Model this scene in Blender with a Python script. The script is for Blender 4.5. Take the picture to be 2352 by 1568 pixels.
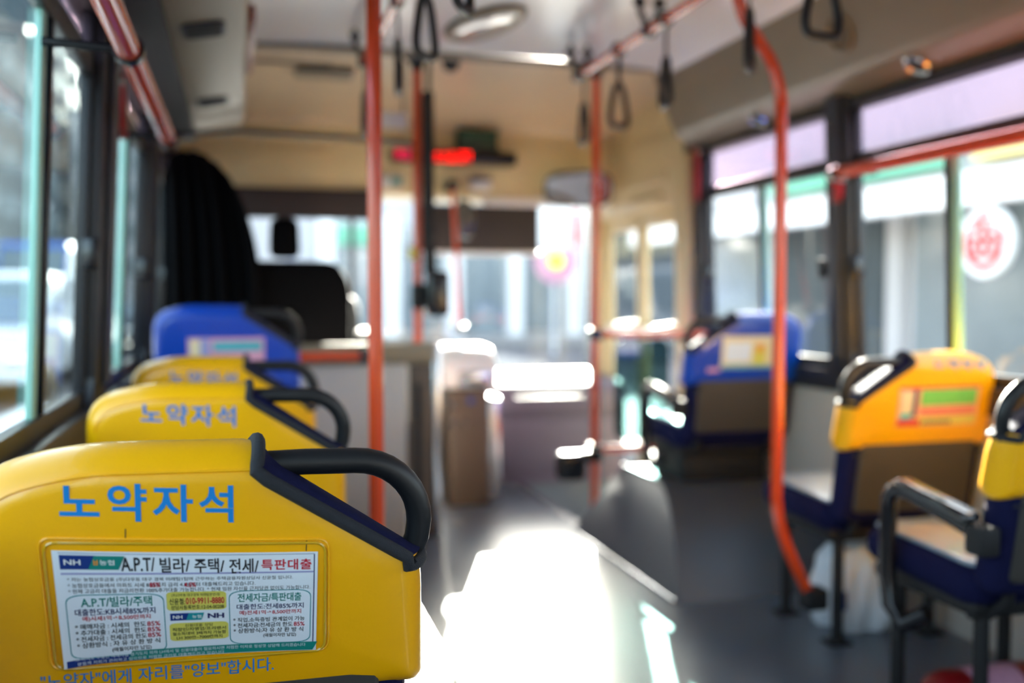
import bpy, bmesh, math, random
from mathutils import Vector, Matrix
random.seed(7)
R = math.radians
S = bpy.context.scene
COL = S.collection
for o in list(bpy.data.objects):
    bpy.data.objects.remove(o)

# ------------------------------------------------------------------ camera
EYE = 0.97
cd = bpy.data.cameras.new('camera')
cam = bpy.data.objects.new('camera', cd)
COL.objects.link(cam)
cam.location = (0, 0, EYE)
cam.rotation_euler = (R(90 - 2.604), 0, R(-15.34))
cd.lens = 35.0
cd.sensor_width = 36.0
cd.clip_start = 0.02
cd.clip_end = 400
cd.dof.use_dof = True
cd.dof.focus_distance = 1.115
cd.dof.aperture_fstop = 1.95
S.camera = cam

# ------------------------------------------------------------------ sky, sun, exposure
S.view_settings.view_transform = 'Standard'
S.view_settings.look = 'None'
S.view_settings.gamma = 1.0
S.view_settings.use_curve_mapping = False
S.view_settings.exposure = 0.25
W = bpy.data.worlds.new('sky')
S.world = W
W.use_nodes = True
wn = W.node_tree
sky = wn.nodes.new('ShaderNodeTexSky')
sky.sky_type = 'NISHITA'
sky.sun_disc = False
sky.sun_elevation = R(19)
sky.sun_rotation = R(19)
sky.air_density = 1.0
sky.dust_density = 2.5
hz = wn.nodes.new('ShaderNodeHueSaturation')      # thin bright haze pales the blue of the sky
hz.inputs['Saturation'].default_value = 0.55
wn.links.new(sky.outputs['Color'], hz.inputs['Color'])
wn.links.new(hz.outputs['Color'], wn.nodes['Background'].inputs['Color'])
wn.nodes['Background'].inputs['Strength'].default_value = 1.6
sl = bpy.data.lights.new('sun', 'SUN')
sun = bpy.data.objects.new('sun', sl)
COL.objects.link(sun)
sl.energy = 110.0
sl.angle = R(0.6)
sl.color = (1.0, 0.92, 0.80)
_e, _a = R(19), R(19)
sun.rotation_euler = Vector((math.sin(_a) * math.cos(_e), math.cos(_a) * math.cos(_e), math.sin(_e))).to_track_quat('Z', 'Y').to_euler()
S.cycles.use_denoising = True
S.cycles.max_bounces = 10
S.cycles.diffuse_bounces = 6
S.cycles.glossy_bounces = 4
S.cycles.transparent_max_bounces = 24
S.cycles.sample_clamp_indirect = 8.0
S.cycles.caustics_reflective = False
S.cycles.caustics_refractive = False


# ------------------------------------------------------------------ materials
def srgb(r, g, b):
    f = lambda c: (c / 255) / 12.92 if c / 255 <= 0.04045 else ((c / 255 + 0.055) / 1.055) ** 2.4
    return (f(r), f(g), f(b), 1)


def mat(name, rgb, rough=0.5, metal=0.0, var=0.12, scale=12.0, bump=0.0, coat=0.0, bscale=None, spec=0.5):
    m = bpy.data.materials.new(name)
    m.use_nodes = True
    t = m.node_tree
    p = t.nodes['Principled BSDF']
    c = srgb(*rgb)
    tc = t.nodes.new('ShaderNodeTexCoord')
    nz = t.nodes.new('ShaderNodeTexNoise')
    nz.inputs['Scale'].default_value = scale
    nz.inputs['Detail'].default_value = 4
    t.links.new(tc.outputs['Object'], nz.inputs['Vector'])
    mx = t.nodes.new('ShaderNodeMix')
    mx.data_type = 'RGBA'
    mx.inputs['A'].default_value = tuple(v * (1 - var) for v in c[:3]) + (1,)
    mx.inputs['B'].default_value = tuple(min(1, v * (1 + var)) for v in c[:3]) + (1,)
    t.links.new(nz.outputs['Fac'], mx.inputs['Factor'])
    t.links.new(mx.outputs['Result'], p.inputs['Base Color'])
    p.inputs['Roughness'].default_value = rough
    p.inputs['Metallic'].default_value = metal
    p.inputs['Coat Weight'].default_value = coat
    p.inputs['Coat Roughness'].default_value = 0.08
    p.inputs['Specular IOR Level'].default_value = spec
    if bump:
        n2 = t.nodes.new('ShaderNodeTexNoise')
        n2.inputs['Scale'].default_value = bscale or scale * 8
        n2.inputs['Detail'].default_value = 3
        t.links.new(tc.outputs['Object'], n2.inputs['Vector'])
        b = t.nodes.new('ShaderNodeBump')
        b.inputs['Strength'].default_value = bump
        b.inputs['Distance'].default_value = 0.002
        t.links.new(n2.outputs['Fac'], b.inputs['Height'])
        t.links.new(b.outputs['Normal'], p.inputs['Normal'])
    return m


def glass(name, tint, refl=1.0):
    m = bpy.data.materials.new(name)
    m.use_nodes = True
    t = m.node_tree
    t.nodes.remove(t.nodes['Principled BSDF'])
    out = t.nodes['Material Output']
    tr = t.nodes.new('ShaderNodeBsdfTransparent')
    tr.inputs['Color'].default_value = (*tint, 1)
    gl = t.nodes.new('ShaderNodeBsdfGlossy')
    gl.inputs['Roughness'].default_value = 0.02
    fr = t.nodes.new('ShaderNodeFresnel')
    fr.inputs['IOR'].default_value = 1.42
    k = t.nodes.new('ShaderNodeMath')
    k.operation = 'MULTIPLY'
    k.inputs[1].default_value = refl
    mx = t.nodes.new('ShaderNodeMixShader')
    ge = t.nodes.new('ShaderNodeNewGeometry')      # a pane reflects once, at the face turned to the ray
    fb = t.nodes.new('ShaderNodeMath')
    fb.operation = 'SUBTRACT'
    fb.inputs[0].default_value = 1.0
    t.links.new(ge.outputs['Backfacing'], fb.inputs[1])
    k2 = t.nodes.new('ShaderNodeMath')
    k2.operation = 'MULTIPLY'
    t.links.new(fr.outputs[0], k.inputs[0])
    t.links.new(k.outputs[0], k2.inputs[0])
    t.links.new(fb.outputs[0], k2.inputs[1])
    t.links.new(k2.outputs[0], mx.inputs['Fac'])
    t.links.new(tr.outputs[0], mx.inputs[1])
    t.links.new(gl.outputs[0], mx.inputs[2])
    t.links.new(mx.outputs[0], out.inputs['Surface'])
    return m


def emit(name, rgb, s):
    m = mat(name, rgb, 0.4)
    p = m.node_tree.nodes['Principled BSDF']
    p.inputs['Emission Color'].default_value = srgb(*rgb)
    p.inputs['Emission Strength'].default_value = s
    return m


M = dict(
    yellow=mat('yellow_vinyl', (250, 178, 0), 0.32, var=0.07, scale=7, bump=0.12, coat=0.35, bscale=160),
    blue=mat('blue_vinyl', (0, 62, 170), 0.32, var=0.07, scale=7, bump=0.1, coat=0.3, bscale=160),
    navy=mat('navy_fabric', (20, 22, 58), 0.8, var=0.25, scale=60, bump=0.5, bscale=700, spec=0.12),
    pad=mat('navy_seat_vinyl', (136, 152, 168), 0.3, var=0.35, scale=14, bump=0.08, coat=0.6, bscale=60),
    webbing=mat('black_webbing', (30, 32, 40), 0.75, var=0.2, scale=300, bump=0.8, bscale=900),
    black=mat('black_plastic', (22, 22, 26), 0.22, var=0.15, scale=20, bump=0.05),
    rubber=mat('black_rubber', (17, 18, 22), 0.45, var=0.2, scale=30),
    gloss=mat('glossy_black_plastic', (34, 35, 38), 0.12, var=0.1, scale=10, coat=1.0),
    matte=mat('matt_black', (16, 16, 18), 0.7, var=0.2, scale=20),
    frame=mat('window_frame_black', (36, 37, 42), 0.42, var=0.15, scale=8),
    pillar=mat('pillar_grey', (50, 54, 64), 0.5, var=0.1, scale=6),
    shell=mat('brown_grey_shell', (62, 58, 54), 0.5, var=0.1, scale=10, bump=0.1),
    orange=mat('orange_coated_steel', (214, 72, 30), 0.22, var=0.04, scale=10, coat=0.4),
    cream=mat('cream_plastic', (208, 190, 146), 0.42, var=0.06, scale=4),
    beige=mat('beige_plastic', (120, 108, 88), 0.45, var=0.06, scale=4, bump=0.03),
    ceil=mat('grey_ceiling_laminate', (242, 242, 244), 0.2, var=0.04, scale=3),
    ceilb=mat('beige_ceiling_laminate', (208, 186, 154), 0.35, var=0.05, scale=3),
    joint=mat('grey_joint_strip', (128, 120, 108), 0.5, var=0.08, scale=10),
    wall=mat('grey_wall_panel', (172, 168, 162), 0.5, var=0.06, scale=5, bump=0.03),
    floor=mat('speckled_vinyl_floor', (84, 92, 104), 0.33, var=0.35, scale=220, bump=0.12, bscale=90),
    box=mat('grey_box_vinyl', (68, 71, 78), 0.38, var=0.3, scale=200, bump=0.1, bscale=80),
    steel=mat('brushed_steel', (190, 190, 192), 0.25, metal=1.0, var=0.1, scale=40),
    white=mat('white_plastic', (232, 232, 230), 0.4, var=0.04, scale=6),
    paper=mat('white_paper', (226, 232, 240), 0.35, var=0.04, scale=9, coat=0.15),
    brown=mat('brown_metal', (76, 62, 50), 0.5, var=0.15, scale=8),
    dash=mat('purple_grey_dash', (84, 74, 90), 0.5, var=0.1, scale=8, bump=0.1),
    dark_red=mat('dark_red_plastic', (130, 18, 22), 0.35, var=0.1),
    red=mat('red_print', (190, 26, 52), 0.5, var=0.05),
    ink=mat('black_print', (24, 26, 34), 0.5, var=0.05),
    navyink=mat('navy_print', (32, 36, 92), 0.5, var=0.05),
    blueink=mat('blue_print', (0, 126, 204), 0.45, var=0.05),
    nhblue=mat('deep_blue_print', (14, 50, 124), 0.45, var=0.05),
    green=mat('green_print', (10, 128, 118), 0.45, var=0.05),
    teal=mat('teal_print', (24, 142, 150), 0.45, var=0.05),
    lilac=mat('lilac_print', (150, 150, 196), 0.45, var=0.05),
    pale_yellow=mat('pale_yellow_print', (214, 204, 92), 0.45, var=0.05),
    oink=mat('orange_print', (226, 140, 40), 0.45, var=0.05),
    plastic_clear=mat('clear_pocket_rim', (206, 160, 20), 0.2, var=0.05, coat=0.6),
    pinkprint=mat('pink_print', (206, 150, 176), 0.45, var=0.2, scale=60),
    cyanprint=mat('turquoise_print', (60, 170, 184), 0.45, var=0.2, scale=50),
    creamprint=mat('cream_print', (226, 208, 168), 0.45, var=0.1, scale=50),
    greenprint=mat('leaf_green_print', (104, 182, 92), 0.45, var=0.2, scale=40),
    peach=mat('peach_print', (222, 160, 132), 0.45, var=0.15, scale=60),
    mirror=mat('mirror_glass', (230, 232, 232), 0.03, metal=1.0, var=0.0),
    speaker=mat('grey_brown_mesh', (96, 84, 66), 0.7, var=0.4, scale=400),
    chrome=mat('chrome_ring', (225, 220, 215), 0.15, metal=1.0, var=0.02),
    lens=mat('frosted_lens', (238, 232, 224), 0.12, var=0.02, coat=0.8),
    bag=mat('white_polythene', (226, 230, 234), 0.3, var=0.06, scale=14, bump=0.5, bscale=40),
    curtain=mat('black_curtain_cloth', (9, 9, 11), 0.9, var=0.2, scale=50, spec=0.05),
    visor=mat('dark_brown_mesh_blind', (44, 36, 36), 0.7, var=0.2, scale=80),
    edge=mat('green_glass_edge', (156, 208, 194), 0.3, var=0.1, scale=10),
    g_clear=glass('clear_glass', (0.93, 0.96, 0.96)),
    g_left=glass('green_tinted_glass', (0.78, 0.87, 0.88)),
    g_lilac=glass('lilac_tinted_glass', (0.80, 0.71, 0.79)),
    g_dark=glass('dark_teal_glass', (0.30, 0.42, 0.42)),
    led=emit('red_led', (255, 16, 4), 1.3),
    ledpink=emit('pink_led', (235, 40, 90), 0.7),
    amber=emit('amber_lamp', (255, 196, 20), 3.0),
    asphalt=mat('grey_asphalt', (88, 88, 92), 0.8, var=0.15, scale=3, bump=0.2),
    paving=mat('pale_paving', (140, 138, 134), 0.8, var=0.12, scale=2),
    render=mat('pale_render', (184, 184, 186), 0.8, var=0.1, scale=0.6),
    greywall=mat('grey_render', (66, 75, 80), 0.8, var=0.12, scale=0.5),
    shopglass=mat('shop_glass', (126, 136, 140), 0.15, var=0.3, scale=1.2),
    canvas=mat('white_canvas', (240, 240, 238), 0.6, var=0.03, scale=2),
    sgreen=mat('green_signboard', (110, 178, 148), 0.5, var=0.1, scale=3),
    sred=mat('red_signboard', (206, 40, 48), 0.5, var=0.08, scale=3),
    syellow=mat('yellow_signboard', (232, 214, 140), 0.5, var=0.08, scale=3),
    sblue=mat('blue_paint', (40, 100, 190), 0.35, var=0.08, scale=2, coat=0.4),
    carwhite=mat('white_car_paint', (232, 234, 236), 0.25, var=0.03, scale=2, coat=0.8),
    tyre=mat('tyre_rubber', (30, 30, 32), 0.8),
)


# ------------------------------------------------------------------ mesh helpers
class G:
    def __init__(s):
        s.bm = bmesh.new()

    def merge(s, verts, faces):
        vs = [s.bm.verts.new(v) for v in verts]
        for f in faces:
            try:
                s.bm.faces.new([vs[i] for i in f])
            except ValueError:
                pass
        return s

    def box(s, x0, x1, y0, y1, z0, z1, b=0.0, seg=2):
        t = bmesh.new()
        bmesh.ops.create_cube(t, size=1.0)
        for v in t.verts:
            v.co = Vector(((x0 + x1) / 2 + v.co.x * (x1 - x0), (y0 + y1) / 2 + v.co.y * (y1 - y0), (z0 + z1) / 2 + v.co.z * (z1 - z0)))
        if b:
            bmesh.ops.bevel(t, geom=list(t.edges), offset=min(b, 0.49 * min(abs(x1 - x0), abs(y1 - y0), abs(z1 - z0))), segments=seg, affect='EDGES', profile=0.5)
        s.take(t)
        return s

    def take(s, t, mtx=None):
        t.verts.index_update()
        vs = [tuple(mtx @ v.co) if mtx else tuple(v.co) for v in t.verts]
        fs = [[v.index for v in f.verts] for f in t.faces]
        t.free()
        s.merge(vs, fs)

    def tube(s, path, r, n=14, closed=False, ry=None, cap=True):
        P = [Vector(p) for p in path]
        N = len(P)
        rings = []
        prev = None
        for i in range(N):
            if closed:
                d = (P[(i + 1) % N] - P[i - 1])
            else:
                d = P[min(i + 1, N - 1)] - P[max(i - 1, 0)]
            d.normalize()
            if prev is None:
                a = Vector((0, 0, 1)) if abs(d.z) < 0.9 else Vector((0, 1, 0))
                u = (a - d * a.dot(d)).normalized()
            else:
                u = (prev - d * prev.dot(d)).normalized()
            prev = u
            w = d.cross(u)
            rr = r[i] if isinstance(r, (list, tuple)) else r
            r2 = ry if ry else rr
            rings.append([P[i] + u * (rr * math.cos(2 * math.pi * k / n)) + w * (r2 * math.sin(2 * math.pi * k / n)) for k in range(n)])
        verts = [v for ring in rings for v in ring]
        faces = []
        for i in range(N if closed else N - 1):
            j = (i + 1) % N
            for k in range(n):
                l = (k + 1) % n
                faces.append((i * n + k, i * n + l, j * n + l, j * n + k))
        if not closed and cap:
            faces.append(tuple(range(n))[::-1])
            faces.append(tuple((N - 1) * n + k for k in range(n)))
        s.merge(verts, faces)
        return s

    def prism(s, pts, axis, a, b, bevel=0.0):
        """outline pts in the two other axes, extruded from a to b along axis"""
        t = bmesh.new()
        put = {'x': lambda p, w: (w, p[0], p[1]), 'y': lambda p, w: (p[0], w, p[1]), 'z': lambda p, w: (p[0], p[1], w)}[axis]
        A = [t.verts.new(put(p, a)) for p in pts]
        B = [t.verts.new(put(p, b)) for p in pts]
        n = len(pts)
        t.faces.new(A)
        t.faces.new(B[::-1])
        for i in range(n):
            t.faces.new((A[i], B[i], B[(i + 1) % n], A[(i + 1) % n]))
        if bevel:
            bmesh.ops.bevel(t, geom=list(t.edges), offset=bevel, segments=2, affect='EDGES', profile=0.5)
        s.take(t)
        return s

    def lathe(s, prof, centre, axis='z', n=32, sx=1, sy=1):
        vs, fs = [], []
        m = len(prof)
        for k in range(n):
            c, d = math.cos(2 * math.pi * k / n), math.sin(2 * math.pi * k / n)
            for r, h in prof:
                p = {'z': (r * c * sx, r * d * sy, h), 'y': (r * c * sx, h, r * d * sy), 'x': (h, r * c * sx, r * d * sy)}[axis]
                vs.append(tuple(p[i] + centre[i] for i in range(3)))
        for k in range(n):
            l = (k + 1) % n
            for j in range(m - 1):
                fs.append((k * m + j, l * m + j, l * m + j + 1, k * m + j + 1))
        s.merge(vs, fs)
        return s

    def grid(s, f, nu, nv):
        vs = [f(i / nu, j / nv) for j in range(nv + 1) for i in range(nu + 1)]
        w = nu + 1
        fs = [(j * w + i, j * w + i + 1, (j + 1) * w + i + 1, (j + 1) * w + i) for j in range(nv) for i in range(nu)]
        s.merge(vs, fs)
        return s

    def xf(s, f):
        for v in s.bm.verts:
            v.co = Vector(f(v.co))
        return s


def link(name, data, parent=None):
    o = bpy.data.objects.new(name, data)
    COL.objects.link(o)
    if parent is not None:
        o.parent = parent
    return o


def obj(name, g, m, parent=None, smooth=40, weld=True, off=None):
    bm = g.bm
    if weld:
        bmesh.ops.remove_doubles(bm, verts=bm.verts, dist=1e-5)
    bmesh.ops.recalc_face_normals(bm, faces=bm.faces)
    if off is not None:
        for v in bm.verts:
            v.co -= Vector(off)
    me = bpy.data.meshes.new(name)
    bm.to_mesh(me)
    bm.free()
    me.materials.append(M[m] if isinstance(m, str) else m)
    if smooth:
        for p in me.polygons:
            p.use_smooth = True
        me.set_sharp_from_angle(angle=R(smooth))
    o = link(name, me, parent)
    if off is not None:
        o.location = off
    return o


def tag(o, label=None, cat=None, group=None, kind=None):
    if label:
        o['label'] = label
    if cat:
        o['category'] = cat
    if group:
        o['group'] = group
    if kind:
        o['kind'] = kind
    return o


def thing(name, loc, label, cat, group=None):
    return tag_loc(tag(link(name, None), label, cat, group), loc)


def tag_loc(o, loc):
    o.location = loc
    return o


def struct(name, g, m, label=None, cat=None, smooth=40):
    o = obj(name, g, m, None, smooth)
    return tag(o, label, cat, None, 'structure')


def round_poly(pts, rad, n=6):
    """polygon corners replaced by quadratic arcs; rad per corner"""
    out = []
    N = len(pts)
    for i in range(N):
        p, a, b = Vector(pts[i]), Vector(pts[i - 1]), Vector(pts[(i + 1) % N])
        r = rad[i] if isinstance(rad, (list, tuple)) else rad
        if not r:
            out.append(tuple(p))
            continue
        ra = min(r, 0.49 * (a - p).length) if not isinstance(r, tuple) else r[0]
        rb = min(r, 0.49 * (b - p).length) if not isinstance(r, tuple) else r[1]
        s, e = p + (a - p).normalized() * ra, p + (b - p).normalized() * rb
        for k in range(n + 1):
            t = k / n
            out.append(tuple((1 - t) ** 2 * s + 2 * t * (1 - t) * p + t * t * e))
    return out


def resample(pts, step):
    out = []
    N = len(pts)
    for i in range(N):
        a, b = Vector(pts[i]), Vector(pts[(i + 1) % N])
        k = max(1, int((b - a).length / step))
        for j in range(k):
            out.append(tuple(a + (b - a) * j / k))
    return out


class Pillow:
    """a padded slab: outline in (u, v), half thickness h, rim radius r, bulge b"""

    def __init__(s, pts, r, h, b=0.0, step=0.02, bf=None):
        s.o = resample(pts, step)
        us, vs = [p[0] for p in s.o], [p[1] for p in s.o]
        s.c = ((min(us) + max(us)) / 2, (min(vs) + max(vs)) / 2)
        s.hu, s.hv = (max(us) - min(us)) / 2, (max(vs) - min(vs)) / 2
        s.r, s.h, s.b = r, h, b
        s.bf = b if bf is None else bf

    def rim(s, p, a, extra=0.0):
        k = s.r * (1 - math.cos(a)) - extra
        return (s.c[0] + (p[0] - s.c[0]) * (1 - k / s.hu), s.c[1] + (p[1] - s.c[1]) * (1 - k / s.hv), (s.h + extra) * math.sin(a))

    def surf(s, u, v):
        """rear height w at (u, v)"""
        ins = [s.rim(p, math.pi / 2)[:2] for p in s.o]
        du, dv = u - s.c[0], v - s.c[1]
        if abs(du) + abs(dv) < 1e-9:
            return s.h + s.b
        best = 1e9
        n = len(ins)
        for i in range(n):
            ax, ay = ins[i][0] - s.c[0], ins[i][1] - s.c[1]
            bx, by = ins[(i + 1) % n][0] - s.c[0], ins[(i + 1) % n][1] - s.c[1]
            ex, ey = bx - ax, by - ay
            den = du * ey - dv * ex
            if abs(den) < 1e-12:
                continue
            t = (ax * ey - ay * ex) / den
            k = (ax * dv - ay * du) / den
            if t > 0 and -1e-6 <= k <= 1 + 1e-6:
                best = min(best, t)
        t = min(1.0, 1 / best)
        return s.h + s.b * (1 - t * t)

    def add(s, g, place):
        N = len(s.o)
        rings = []
        for i in range(-6, 7):
            a = i * math.pi / 12
            rings.append([s.rim(p, a) for p in s.o])
        verts = [place(*q) for ring in rings for q in ring]
        faces = []
        for j in range(len(rings) - 1):
            for k in range(N):
                l = (k + 1) % N
                faces.append((j * N + k, j * N + l, (j + 1) * N + l, (j + 1) * N + k))
        for side, base, bb in ((1, rings[-1], s.b), (-1, rings[0], s.bf)):
            prev = (len(rings) - 1) * N if side == 1 else 0
            for t in (0.85, 0.68, 0.5, 0.3, 0.12):
                st = len(verts)
                for q in base:
                    verts.append(place(s.c[0] + (q[0] - s.c[0]) * t, s.c[1] + (q[1] - s.c[1]) * t, side * (s.h + bb * (1 - t * t))))
                for k in range(N):
                    l = (k + 1) % N
                    faces.append((prev + k, prev + l, st + l, st + k))
                prev = st
            ci = len(verts)
            verts.append(place(s.c[0], s.c[1], side * (s.h + bb)))
            for k in range(N):
                faces.append((prev + k, prev + (k + 1) % N, ci))
        g.merge(verts, faces)
        return g


_tc = {}


def text2d(body, bold=0.0, space=1.0):
    """glyph outlines as a flat filled mesh scaled to a unit box"""
    key = (body, bold, space)
    if key in _tc:
        return _tc[key]
    c = bpy.data.curves.new('lettering', 'FONT')
    c.body = body
    c.offset = bold
    c.space_character = space
    c.resolution_u = 3
    c.fill_mode = 'BOTH'
    o = bpy.data.objects.new('lettering', c)
    COL.objects.link(o)
    bpy.context.view_layer.update()
    dg = bpy.context.evaluated_depsgraph_get()
    me = bpy.data.meshes.new_from_object(o.evaluated_get(dg))
    vs = [(v.co.x, v.co.y) for v in me.vertices]
    fs = [tuple(p.vertices) for p in me.polygons]
    bpy.data.objects.remove(o)
    bpy.data.curves.remove(c)
    bpy.data.meshes.remove(me)
    if not vs:
        vs, fs = [(0, 0), (1, 0), (1, 1)], [(0, 1, 2)]
    x0, x1 = min(v[0] for v in vs), max(v[0] for v in vs)
    y0, y1 = min(v[1] for v in vs), max(v[1] for v in vs)
    vs = [((v[0] - x0) / (x1 - x0), (v[1] - y0) / (y1 - y0)) for v in vs]
    _tc[key] = (vs, fs)
    return vs, fs


def text(name, m, parent, place, x0, x1, y0, y1, body, bold=0.0, space=1.0):
    """lettering fitted to the box x0..x1, y0..y1 of a surface given by place(x, y)"""
    vs, fs = text2d(body, bold, space)
    g = G().merge([place(x0 + a * (x1 - x0), y0 + b * (y1 - y0)) for a, b in vs], fs)
    return obj(name, g, m, parent, smooth=0, weld=False)


def lines(name, m, parent, place, rows):
    """several rows of print of one colour as one part"""
    g = G()
    for (x0, x1, y0, y1, body, *k) in rows:
        vs, fs = text2d(body, *(k or (0.0,)))
        g.merge([place(x0 + a * (x1 - x0), y0 + b * (y1 - y0)) for a, b in vs], fs)
    return obj(name, g, m, parent, smooth=0, weld=False)


def arc(c, r, a0, a1, n=8, plane='xz', fix=0.0, ry=None):
    out = []
    for k in range(n + 1):
        a = R(a0 + (a1 - a0) * k / n)
        p, q = c[0] + r * math.cos(a), c[1] + (ry or r) * math.sin(a)
        out.append({'xz': (p, fix, q), 'xy': (p, q, fix), 'yz': (fix, p, q)}[plane])
    return out


# ------------------------------------------------------------------ bus shell
LX, RX = -0.36, 2.0          # the two glass planes at sill height
SILL, BAR, TOP = 0.745, 1.415, 1.63
lean_l = lambda c: (c.x + 0.045 * max(0, c.z - SILL), c.y, c.z)
lean_r = lambda c: (c.x - 0.04 * max(0, c.z - SILL), c.y, c.z)

g = G().box(-0.42, 1.39, -3.2, 4.93, -0.10, 0.0).box(1.39, 2.06, -3.2, 3.97, -0.10, 0.0)
g.box(1.39, 2.06, 3.97, 4.93, -0.40, -0.30).box(1.385, 1.395, 3.97, 4.93, -0.32, -0.09).box(1.39, 2.06, 3.95, 3.97, -0.32, -0.09)
g.box(-0.42, 2.06, 4.93, 5.45, -0.40, 0.0)
struct('floor', g, 'floor', 'grey speckled bus floor with a sunlit patch in the aisle and a step well by the front door', 'floor')
g = G().box(1.365, 1.40, 3.97, 4.93, -0.03, 0.004).box(1.39, 2.0, 3.955, 3.985, -0.03, 0.004)
struct('trim_1', g, 'steel', 'metal edging strip around the step well by the front door', 'trim')
g = G().box(-0.40, 0.47, -3.2, 3.90, 0.0, 0.10, 0.006)
struct('trim_2', g, 'shell', 'low brown-grey platform under the left row of seats', 'platform')
g = G().box(0.462, 0.478, -3.2, 3.90, 0.085, 0.104, 0.003)
struct('trim_3', g, 'steel', 'thin metal edging on the platform under the left seats', 'trim')
g = G().box(0.6, 1.3, 4.15, 4.155, 0.0, 0.002).box(0.9, 0.906, 3.97, 4.93, 0.0, 0.002)
struct('trim_4', g, 'joint', 'dark joint lines in the floor beside the fare box', 'trim')


def side_wall(name, sgn, X, lean, opens, label):
    """inner skin with window openings, and black window surround"""
    xa, xb = (X - 0.05, X + 0.02) if sgn < 0 else (X - 0.02, X + 0.05)
    g = G().box(xa, xb, -3.2, 5.4, -0.35, SILL - 0.09) if sgn < 0 else G().box(xa, xb, -3.2, 3.99, -0.05, SILL - 0.09)
    return struct(name, g.xf(lean), 'wall', label, 'wall')


side_wall('wall_left', -1, LX, lean_l, None, 'grey panelled bus wall below the left windows')
side_wall('wall_right', 1, RX, lean_r, None, 'grey panelled bus wall below the right windows')

# black window surrounds: sill, header and pillars of each side
LW = [(-2.9, -1.3), (-1.12, 0.42), (0.60, 2.42), (2.62, 3.70), (3.90, 4.75)]
RW_ = [(-2.9, -1.35), (-1.17, 0.35), (0.53, 1.62), (1.80, 2.88), (3.01, 3.95)]


def surround(name, sgn, X, lean, wins, y_end, label):
    xi, xo = (X + 0.045, X - 0.01) if sgn < 0 else (X - 0.045, X + 0.01)
    a, b = min(xi, xo), max(xi, xo)
    g = G()
    g.box(a, b, -3.2, y_end, SILL - 0.10, SILL - 0.025, 0.006)
    g.box(a, b, -3.2, y_end, TOP, TOP + 0.10)
    ys = [-3.2] + [v for w in wins for v in w] + [y_end]
    for i in range(0, len(ys), 2):
        if ys[i + 1] - ys[i] > 0.001:
            g.box(a, b, ys[i], ys[i + 1], SILL - 0.06, TOP + 0.05, 0.012)
    # rounded foot where each pillar meets the sill
    for w in wins:
        for y, d in ((w[0], 1), (w[1], -1)):
            pts = [(y, SILL - 0.03)] + [(y + d * (0.07 - 0.07 * math.sin(R(t))), SILL - 0.03 + 0.07 - 0.07 * math.cos(R(t))) for t in range(0, 91, 15)]
            g.prism(pts, 'x', a + 0.005, b - 0.005)
    return struct(name, g.xf(lean), 'frame', label, 'window frame')


surround('trim_5', -1, LX, lean_l, LW, 5.4, 'black window surround along the left wall')
surround('trim_6', 1, RX, lean_r, RW_, 4.15, 'black window surround along the right wall')
g = G()
for w0, w1 in ((0.42, 0.60), (2.42, 2.62), (3.70, 3.90)):
    g.box(LX + 0.043, LX + 0.06, w0 + 0.05, w1 - 0.04, SILL + 0.02, TOP, 0.005)
struct('trim_7', g.xf(lean_l), 'pillar', 'blue-grey cover strips on the left window pillars', 'trim')
g = G().box(RX - 0.06, RX - 0.043, 2.91, 2.985, SILL + 0.02, TOP, 0.005)
struct('trim_8', g.xf(lean_r), 'pillar', 'blue-grey cover strip on the right window pillar', 'trim')

WN = [0]


def window(sgn, X, lean, y0, y1, yd, label, gmat):
    WN[0] += 1
    n = WN[0]
    w = tag(link('window_%d' % n, None), label, 'window', None, 'structure')
    w.location = (X, (y0 + y1) / 2, SILL)
    off = (X, (y0 + y1) / 2, SILL)
    o = -sgn   # towards the room
    bx = lambda g, xa, xb, *r: g.box(min(X + o * xa, X + o * xb), max(X + o * xa, X + o * xb), *r)
    loc = lambda g: g.xf(lean).xf(lambda c: (c.x - off[0], c.y - off[1], c.z - off[2]))
    bar = BAR if sgn > 0 else BAR + 0.07
    g = G()
    bx(g, -0.006, 0.02, y0, y1, SILL - 0.03, SILL + 0.012, 0.004)
    bx(g, -0.006, 0.02, y0, y1, bar - 0.024, bar + 0.024, 0.004)
    bx(g, -0.006, 0.016, y0, y1, TOP - 0.015, TOP + 0.01, 0.004)
    for y in (y0, y1 - 0.018):
        bx(g, -0.006, 0.02, y, y + 0.018, SILL - 0.02, TOP, 0.004)
    obj('window_frame', loc(g), 'frame', w)
    g = G()
    bx(g, -0.004, 0.0, y0 + 0.005, yd + 0.012, SILL, bar)
    obj('pane', loc(g), gmat, w)
    g = G()
    bx(g, 0.008, 0.012, yd - 0.06, y1 - 0.005, SILL, bar)
    obj('pane', loc(g), gmat, w)
    g = G()
    bx(g, 0.0, 0.004, y0 + 0.01, y1 - 0.01, bar, TOP)
    obj('upper_pane', loc(g), 'g_lilac', w)['label'] = 'lilac tinted upper pane'
    g = G()
    bx(g, -0.006, 0.018, yd - 0.008, yd + 0.010, SILL, bar, 0.003)
    obj('divider_bar', loc(g), 'black', w)
    g = G()
    bx(g, 0.001, 0.013, yd - (0.045 if sgn > 0 else 0.075), yd - 0.012 if sgn > 0 else yd - 0.035, SILL, bar, 0.002)
    obj('glass_edge', loc(g), 'edge', w)
    for yy in (y1 - 0.02, y0 + 0.02):
        d = -1 if yy > yd else 1
        g = G()
        bx(g, 0.012, 0.05, yy - 0.012 + d * 0.01, yy + 0.012 + d * 0.02, 1.03, 1.10, 0.008)
        obj('latch', loc(g), 'black', w)
    return w


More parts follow.
